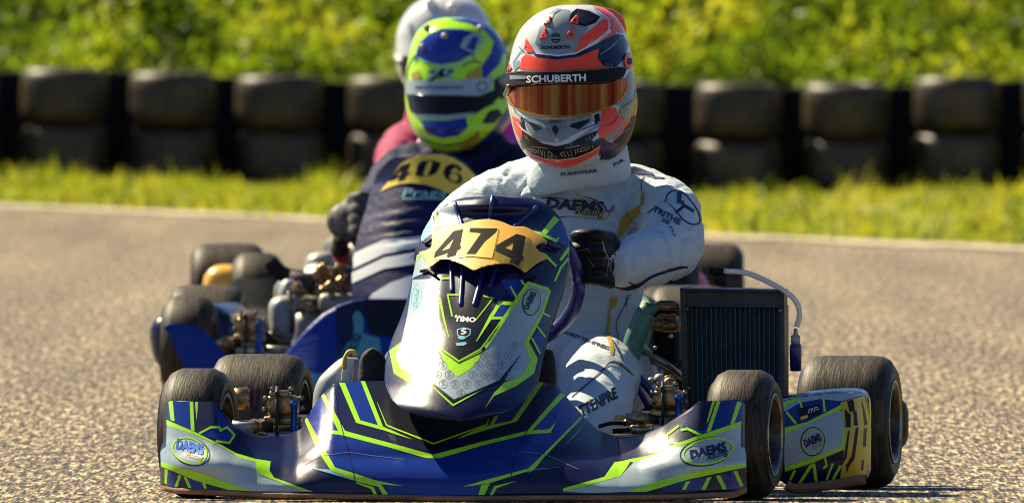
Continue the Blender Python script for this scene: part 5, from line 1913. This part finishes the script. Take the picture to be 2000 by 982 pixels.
# ---- driver of the second kart
d2 = person('driver in navy suit and lime and blue helmet behind number 406', (-.1, 12.0, .1))
parts = [
    ball(w1(890, 420, 12.15), (.19, .13, .20)), ball(w1(885, 520, 12.1), (.16, .14, .2)), ball(w1(870, 640, 12.05), (.17, .15, .14)), ball(w1(895, 345, 12.2), (.20, .11, .09)),
    tube([w1(900, 350, 12.18), w1(905, 300, 12.12), w1(906, 272, 12.1)], [.13, .11, .10], 22),
    limb([w1(850, 345, 12.15), w1(795, 343, 12.1), w1(762, 372, 12.0)], [.085, .075, .066]),
    limb([w1(770, 362, 12.02), w1(738, 402, 11.92), w1(718, 448, 11.82), w1(714, 440, 11.72), w1(709, 428, 11.66)], [.064, .056, .05, .043, .037]),
    limb([w1(940, 345, 12.15), w1(1000, 343, 12.1), w1(1030, 372, 12.0)], [.085, .078, .07]),
    limb([w1(1026, 362, 12.02), w1(1045, 410, 11.92), w1(1020, 450, 11.75), w1(990, 440, 11.66)], [.064, .058, .05, .04]),
]
v, f = fuse(parts, .0085, 4, .006, 15, (1, 1, 1.2), 11)
legs = [
    limb([w1(820, 660, 12.0), w1(780, 660, 11.85), w1(735, 672, 11.65)], [.10, .09, .075]),
    limb([w1(738, 674, 11.65), w1(740, 700, 11.55), w1(750, 730, 11.45), w1(760, 760, 11.36)], [.075, .066, .05, .043]),
    limb([w1(900, 660, 12.0), w1(960, 655, 11.85), w1(1010, 670, 11.65)], [.10, .09, .08]),
    limb([w1(1010, 670, 11.65), w1(990, 720, 11.5), w1(960, 770, 11.4)], [.075, .06, .045]),
]
body2 = add('race_suit', v, f, M['suitnavy'], d2)
v2, f2 = fuse(legs, .0085, 4, .004, 14, (1, 1, 1), 5)
add('trousers', v2, f2, M['trouser'], body2)
v, f = glove('glove', d2, lambda x, y, d: W(706 - (x - 1150) * .42, 418 + (y - 505) * .75, 11.6 + d * .8), M['glovegrey'], .004)
add('glove', v, f, M['glovegrey'], d2)
MB().tube([w1(660, 490, 11.9), w1(668, 465, 11.85), w1(684, 455, 11.8)], [.02, .022, .02], 12, round_ends=True).build('elbow_pad', M['visdark'], d2)
H2 = [(35, 868, 900, 12.05, .05, .05), (38, 850, 922, 12.05, .08, .08), (46, 832, 948, 12.05, .10, .105), (62, 815, 968, 12.05, .125, .125), (85, 804, 984, 12.05, .14, .14), (115, 797, 995, 12.05, .148, .15), (150, 792, 1001, 12.04, .15, .155),
      (185, 791, 1004, 12.03, .152, .158), (210, 793, 1003, 12.02, .155, .156), (235, 799, 996, 12.01, .158, .15), (255, 808, 982, 12.0, .157, .14), (272, 819, 960, 12.0, .15, .125), (285, 832, 932, 12.0, .138, .11), (294, 850, 905, 12.0, .11, .09), (298, 862, 888, 12.0, .07, .06)]
v, f = rows_body(H2, 72, 64, 2.25, .08)
hel2 = add('helmet', v, f, M['helmlime'], d2)
H = bvh(v, f)
pr = Print(H, 11.9, .0018)
bl = M['hblue']
pr.poly(bl, cD([(215, 365), (240, 265), (300, 205), (380, 175), (500, 178), (622, 210), (605, 262), (562, 322), (480, 372), (380, 388), (290, 375), (240, 340)]), 0, 7)
pr.poly(bl, cD([(420, 118), (560, 113), (655, 150), (725, 220), (755, 300), (722, 385), (650, 462), (622, 472), (614, 402), (672, 320), (692, 250), (640, 188), (540, 138)]), 0, 7)
pr.poly(M['silver'], cD([(485, 285), (510, 230), (560, 200), (620, 210), (600, 270), (560, 320)]), 1, 7)
pr.poly(M['hblue'], cD([(520, 290), (560, 225), (600, 225), (570, 310)]), 2, 7)
pr.poly(M['silver'], cD([(150, 480), (400, 488), (620, 470), (688, 458), (668, 545), (600, 577), (400, 572), (155, 566)]), 2, 7)
pr.poly(M['black'], cD([(690, 480), (760, 440), (775, 560), (740, 600), (690, 560)]), 0, 7)
vs2 = Print(H, 11.9, .004)
vs2.poly(M['visdark'], cD([(168, 568), (400, 575), (600, 580), (690, 542), (745, 560), (690, 612), (600, 672), (400, 692), (230, 684), (188, 662)]), 0, 7)
vso = vs2.build('visor', hel2, solid=.004)
pr.poly(M['silver'], cD([(198, 672), (380, 694), (560, 672), (572, 686), (500, 708), (350, 714), (230, 704)]), 2, 7)
pr.poly(bl, cD([(250, 725), (400, 725), (522, 708), (532, 762), (480, 812), (380, 828), (290, 802)]), 1, 7)
pr.poly(M['black'], cD([(268, 758), (350, 778), (346, 792), (290, 782)]), 2, 7)
pr.poly(M['black'], cD([(392, 782), (480, 764), (492, 772), (400, 793)]), 2, 7)
pr.poly(bl, cD([(555, 892), (640, 820), (700, 760), (780, 640), (795, 720), (700, 832), (620, 892)]), 1, 7)
pr.poly(M['black'], cD([(620, 735), (660, 670), (715, 655), (740, 690), (690, 740), (640, 742)]), 2, 7)
for q in ([(190, 440), (240, 422), (256, 470), (202, 478)], [(520, 450), (600, 402), (622, 430), (612, 470), (530, 476)], [(480, 862), (600, 800), (606, 832), (560, 882), (500, 892)], [(700, 790), (770, 720), (760, 790), (710, 830)]):
    pr.poly(M['olive2'], cD(q), 1, 7)
a, b = cD([(283, 482), (440, 476)])
pr.text(M['black'], '75', a, b, 21, 2, .3, .10)
pr.text(M['cyan'], '75', a, b, 20, 3, .3, .0)
a, b = cD([(222, 535), (512, 535)])
pr.text(M['black'], '75XX MOTORSPORT' if False else 'MOTORSPORT', a, b, 5.5, 3, .0, .04)
pr.line(M['black'], cD(ellipse(618, 522, 28, 28)), 2, 3, True)
for q, w_s in (([(165, 560), (175, 420), (215, 330)], 2), ([(560, 690), (640, 640), (690, 620)], 3), ([(250, 830), (380, 870), (520, 850), (600, 790)], 2.5), ([(740, 250), (775, 340), (770, 430)], 4), ([(500, 400), (560, 370), (610, 380)], 2.5)):
    pr.curve(M['navy'], cD(q), w_s, 1)
pr.curve(M['cyan'], cD([(230, 350), (380, 398), (500, 378), (600, 300), (650, 220)]), 2.2, 2)
pr.line(M['black'], cD([(215, 385), (235, 330), (280, 320)]), [1, 3, 1], 2)
pr.line(M['black'], cD([(500, 330), (560, 325), (580, 360)]), [1, 3, 1], 2)
pr.build('helmet_print', hel2)
for q in ((395, 222), (605, 175), (290, 172), (265, 285), (735, 490)):
    p = pr.drop(*cD([q])[0], .004)
    MB().ball(p, .009 if q[0] != 735 else .014, n=10, m=8).build('vent_button', M['alu'], hel2)

# ---- driver of the rearmost kart
d3 = person('driver in magenta suit under a plain white helmet, rearmost of the three', (-.13, 19.2, .1))
parts = [
    ball(w1(868, 400, 19.3), (.21, .14, .22)), ball(w1(866, 520, 19.3), (.18, .15, .2)), ball(w1(866, 600, 19.25), (.19, .16, .13)), ball(w1(868, 310, 19.35), (.20, .11, .09)),
    tube([w1(868, 320, 19.3), w1(868, 240, 19.25), w1(868, 190, 19.22)], [.14, .11, .10], 20),
    limb([w1(840, 300, 19.3), w1(800, 292, 19.25), w1(780, 320, 19.1)], [.09, .078, .07]),
    limb([w1(782, 312, 19.12), w1(770, 360, 19.0), w1(775, 410, 18.85), w1(800, 430, 18.72)], [.068, .062, .055, .042]),
    limb([w1(900, 300, 19.3), w1(940, 296, 19.25), w1(958, 325, 19.1)], [.09, .078, .07]),
    limb([w1(956, 316, 19.12), w1(966, 360, 19.0), w1(955, 410, 18.85), w1(930, 430, 18.72)], [.068, .062, .055, .042]),
    limb([w1(850, 600, 19.2), w1(800, 580, 18.95), w1(790, 590, 18.8), w1(800, 660, 18.5)], [.1, .09, .075, .045]),
    limb([w1(890, 600, 19.2), w1(935, 580, 18.95), w1(945, 590, 18.8), w1(935, 660, 18.5)], [.1, .09, .075, .045]),
]
v, f = fuse(parts, .010, 4, .006, 12, (1, 1, 1), 8)
add('race_suit', v, f, M['magenta'], d3)
H3 = [(-8, 850, 892, 19.2, .05, .05), (-5, 836, 908, 19.2, .08, .08), (4, 815, 926, 19.2, .105, .11), (20, 797, 942, 19.2, .125, .13), (45, 781, 956, 19.2, .142, .145), (75, 773, 964, 19.2, .15, .152), (105, 772, 966, 19.19, .152, .155),
      (130, 775, 963, 19.18, .155, .152), (155, 784, 953, 19.17, .155, .145), (175, 796, 940, 19.16, .15, .13), (192, 812, 922, 19.15, .135, .11), (204, 835, 900, 19.15, .10, .08)]
v, f = rows_body(H3, 64, 54, 2.25, 0)
hel3 = add('helmet', v, f, M['helmwhite'], d3)
H = bvh(v, f)
pr = Print(H, 19, .002)
pr.poly(M['hgrey'], cD([(175, 150), (200, 140), (205, 200), (185, 215)]), 0, 8)
pr.build('helmet_print', hel3)
vs3 = Print(H, 19, .004)
vs3.poly(M['visdark'], [(778, 108), (830, 112), (900, 112), (958, 106), (952, 150), (900, 162), (830, 162), (786, 150)], 0, 8)
vs3.build('visor', hel3, solid=.004)
for q in ((437, 50), (310, 28)):
    MB().ball(pr.drop(*cD([q])[0], .004), .016, n=10, m=8).build('vent_button', M['white'], hel3)
MB().tube([w1(776, 112, 19.12), w1(784, 122, 19.06)], .012, 8, round_ends=True).build('visor_pivot', M['alu'], hel3)
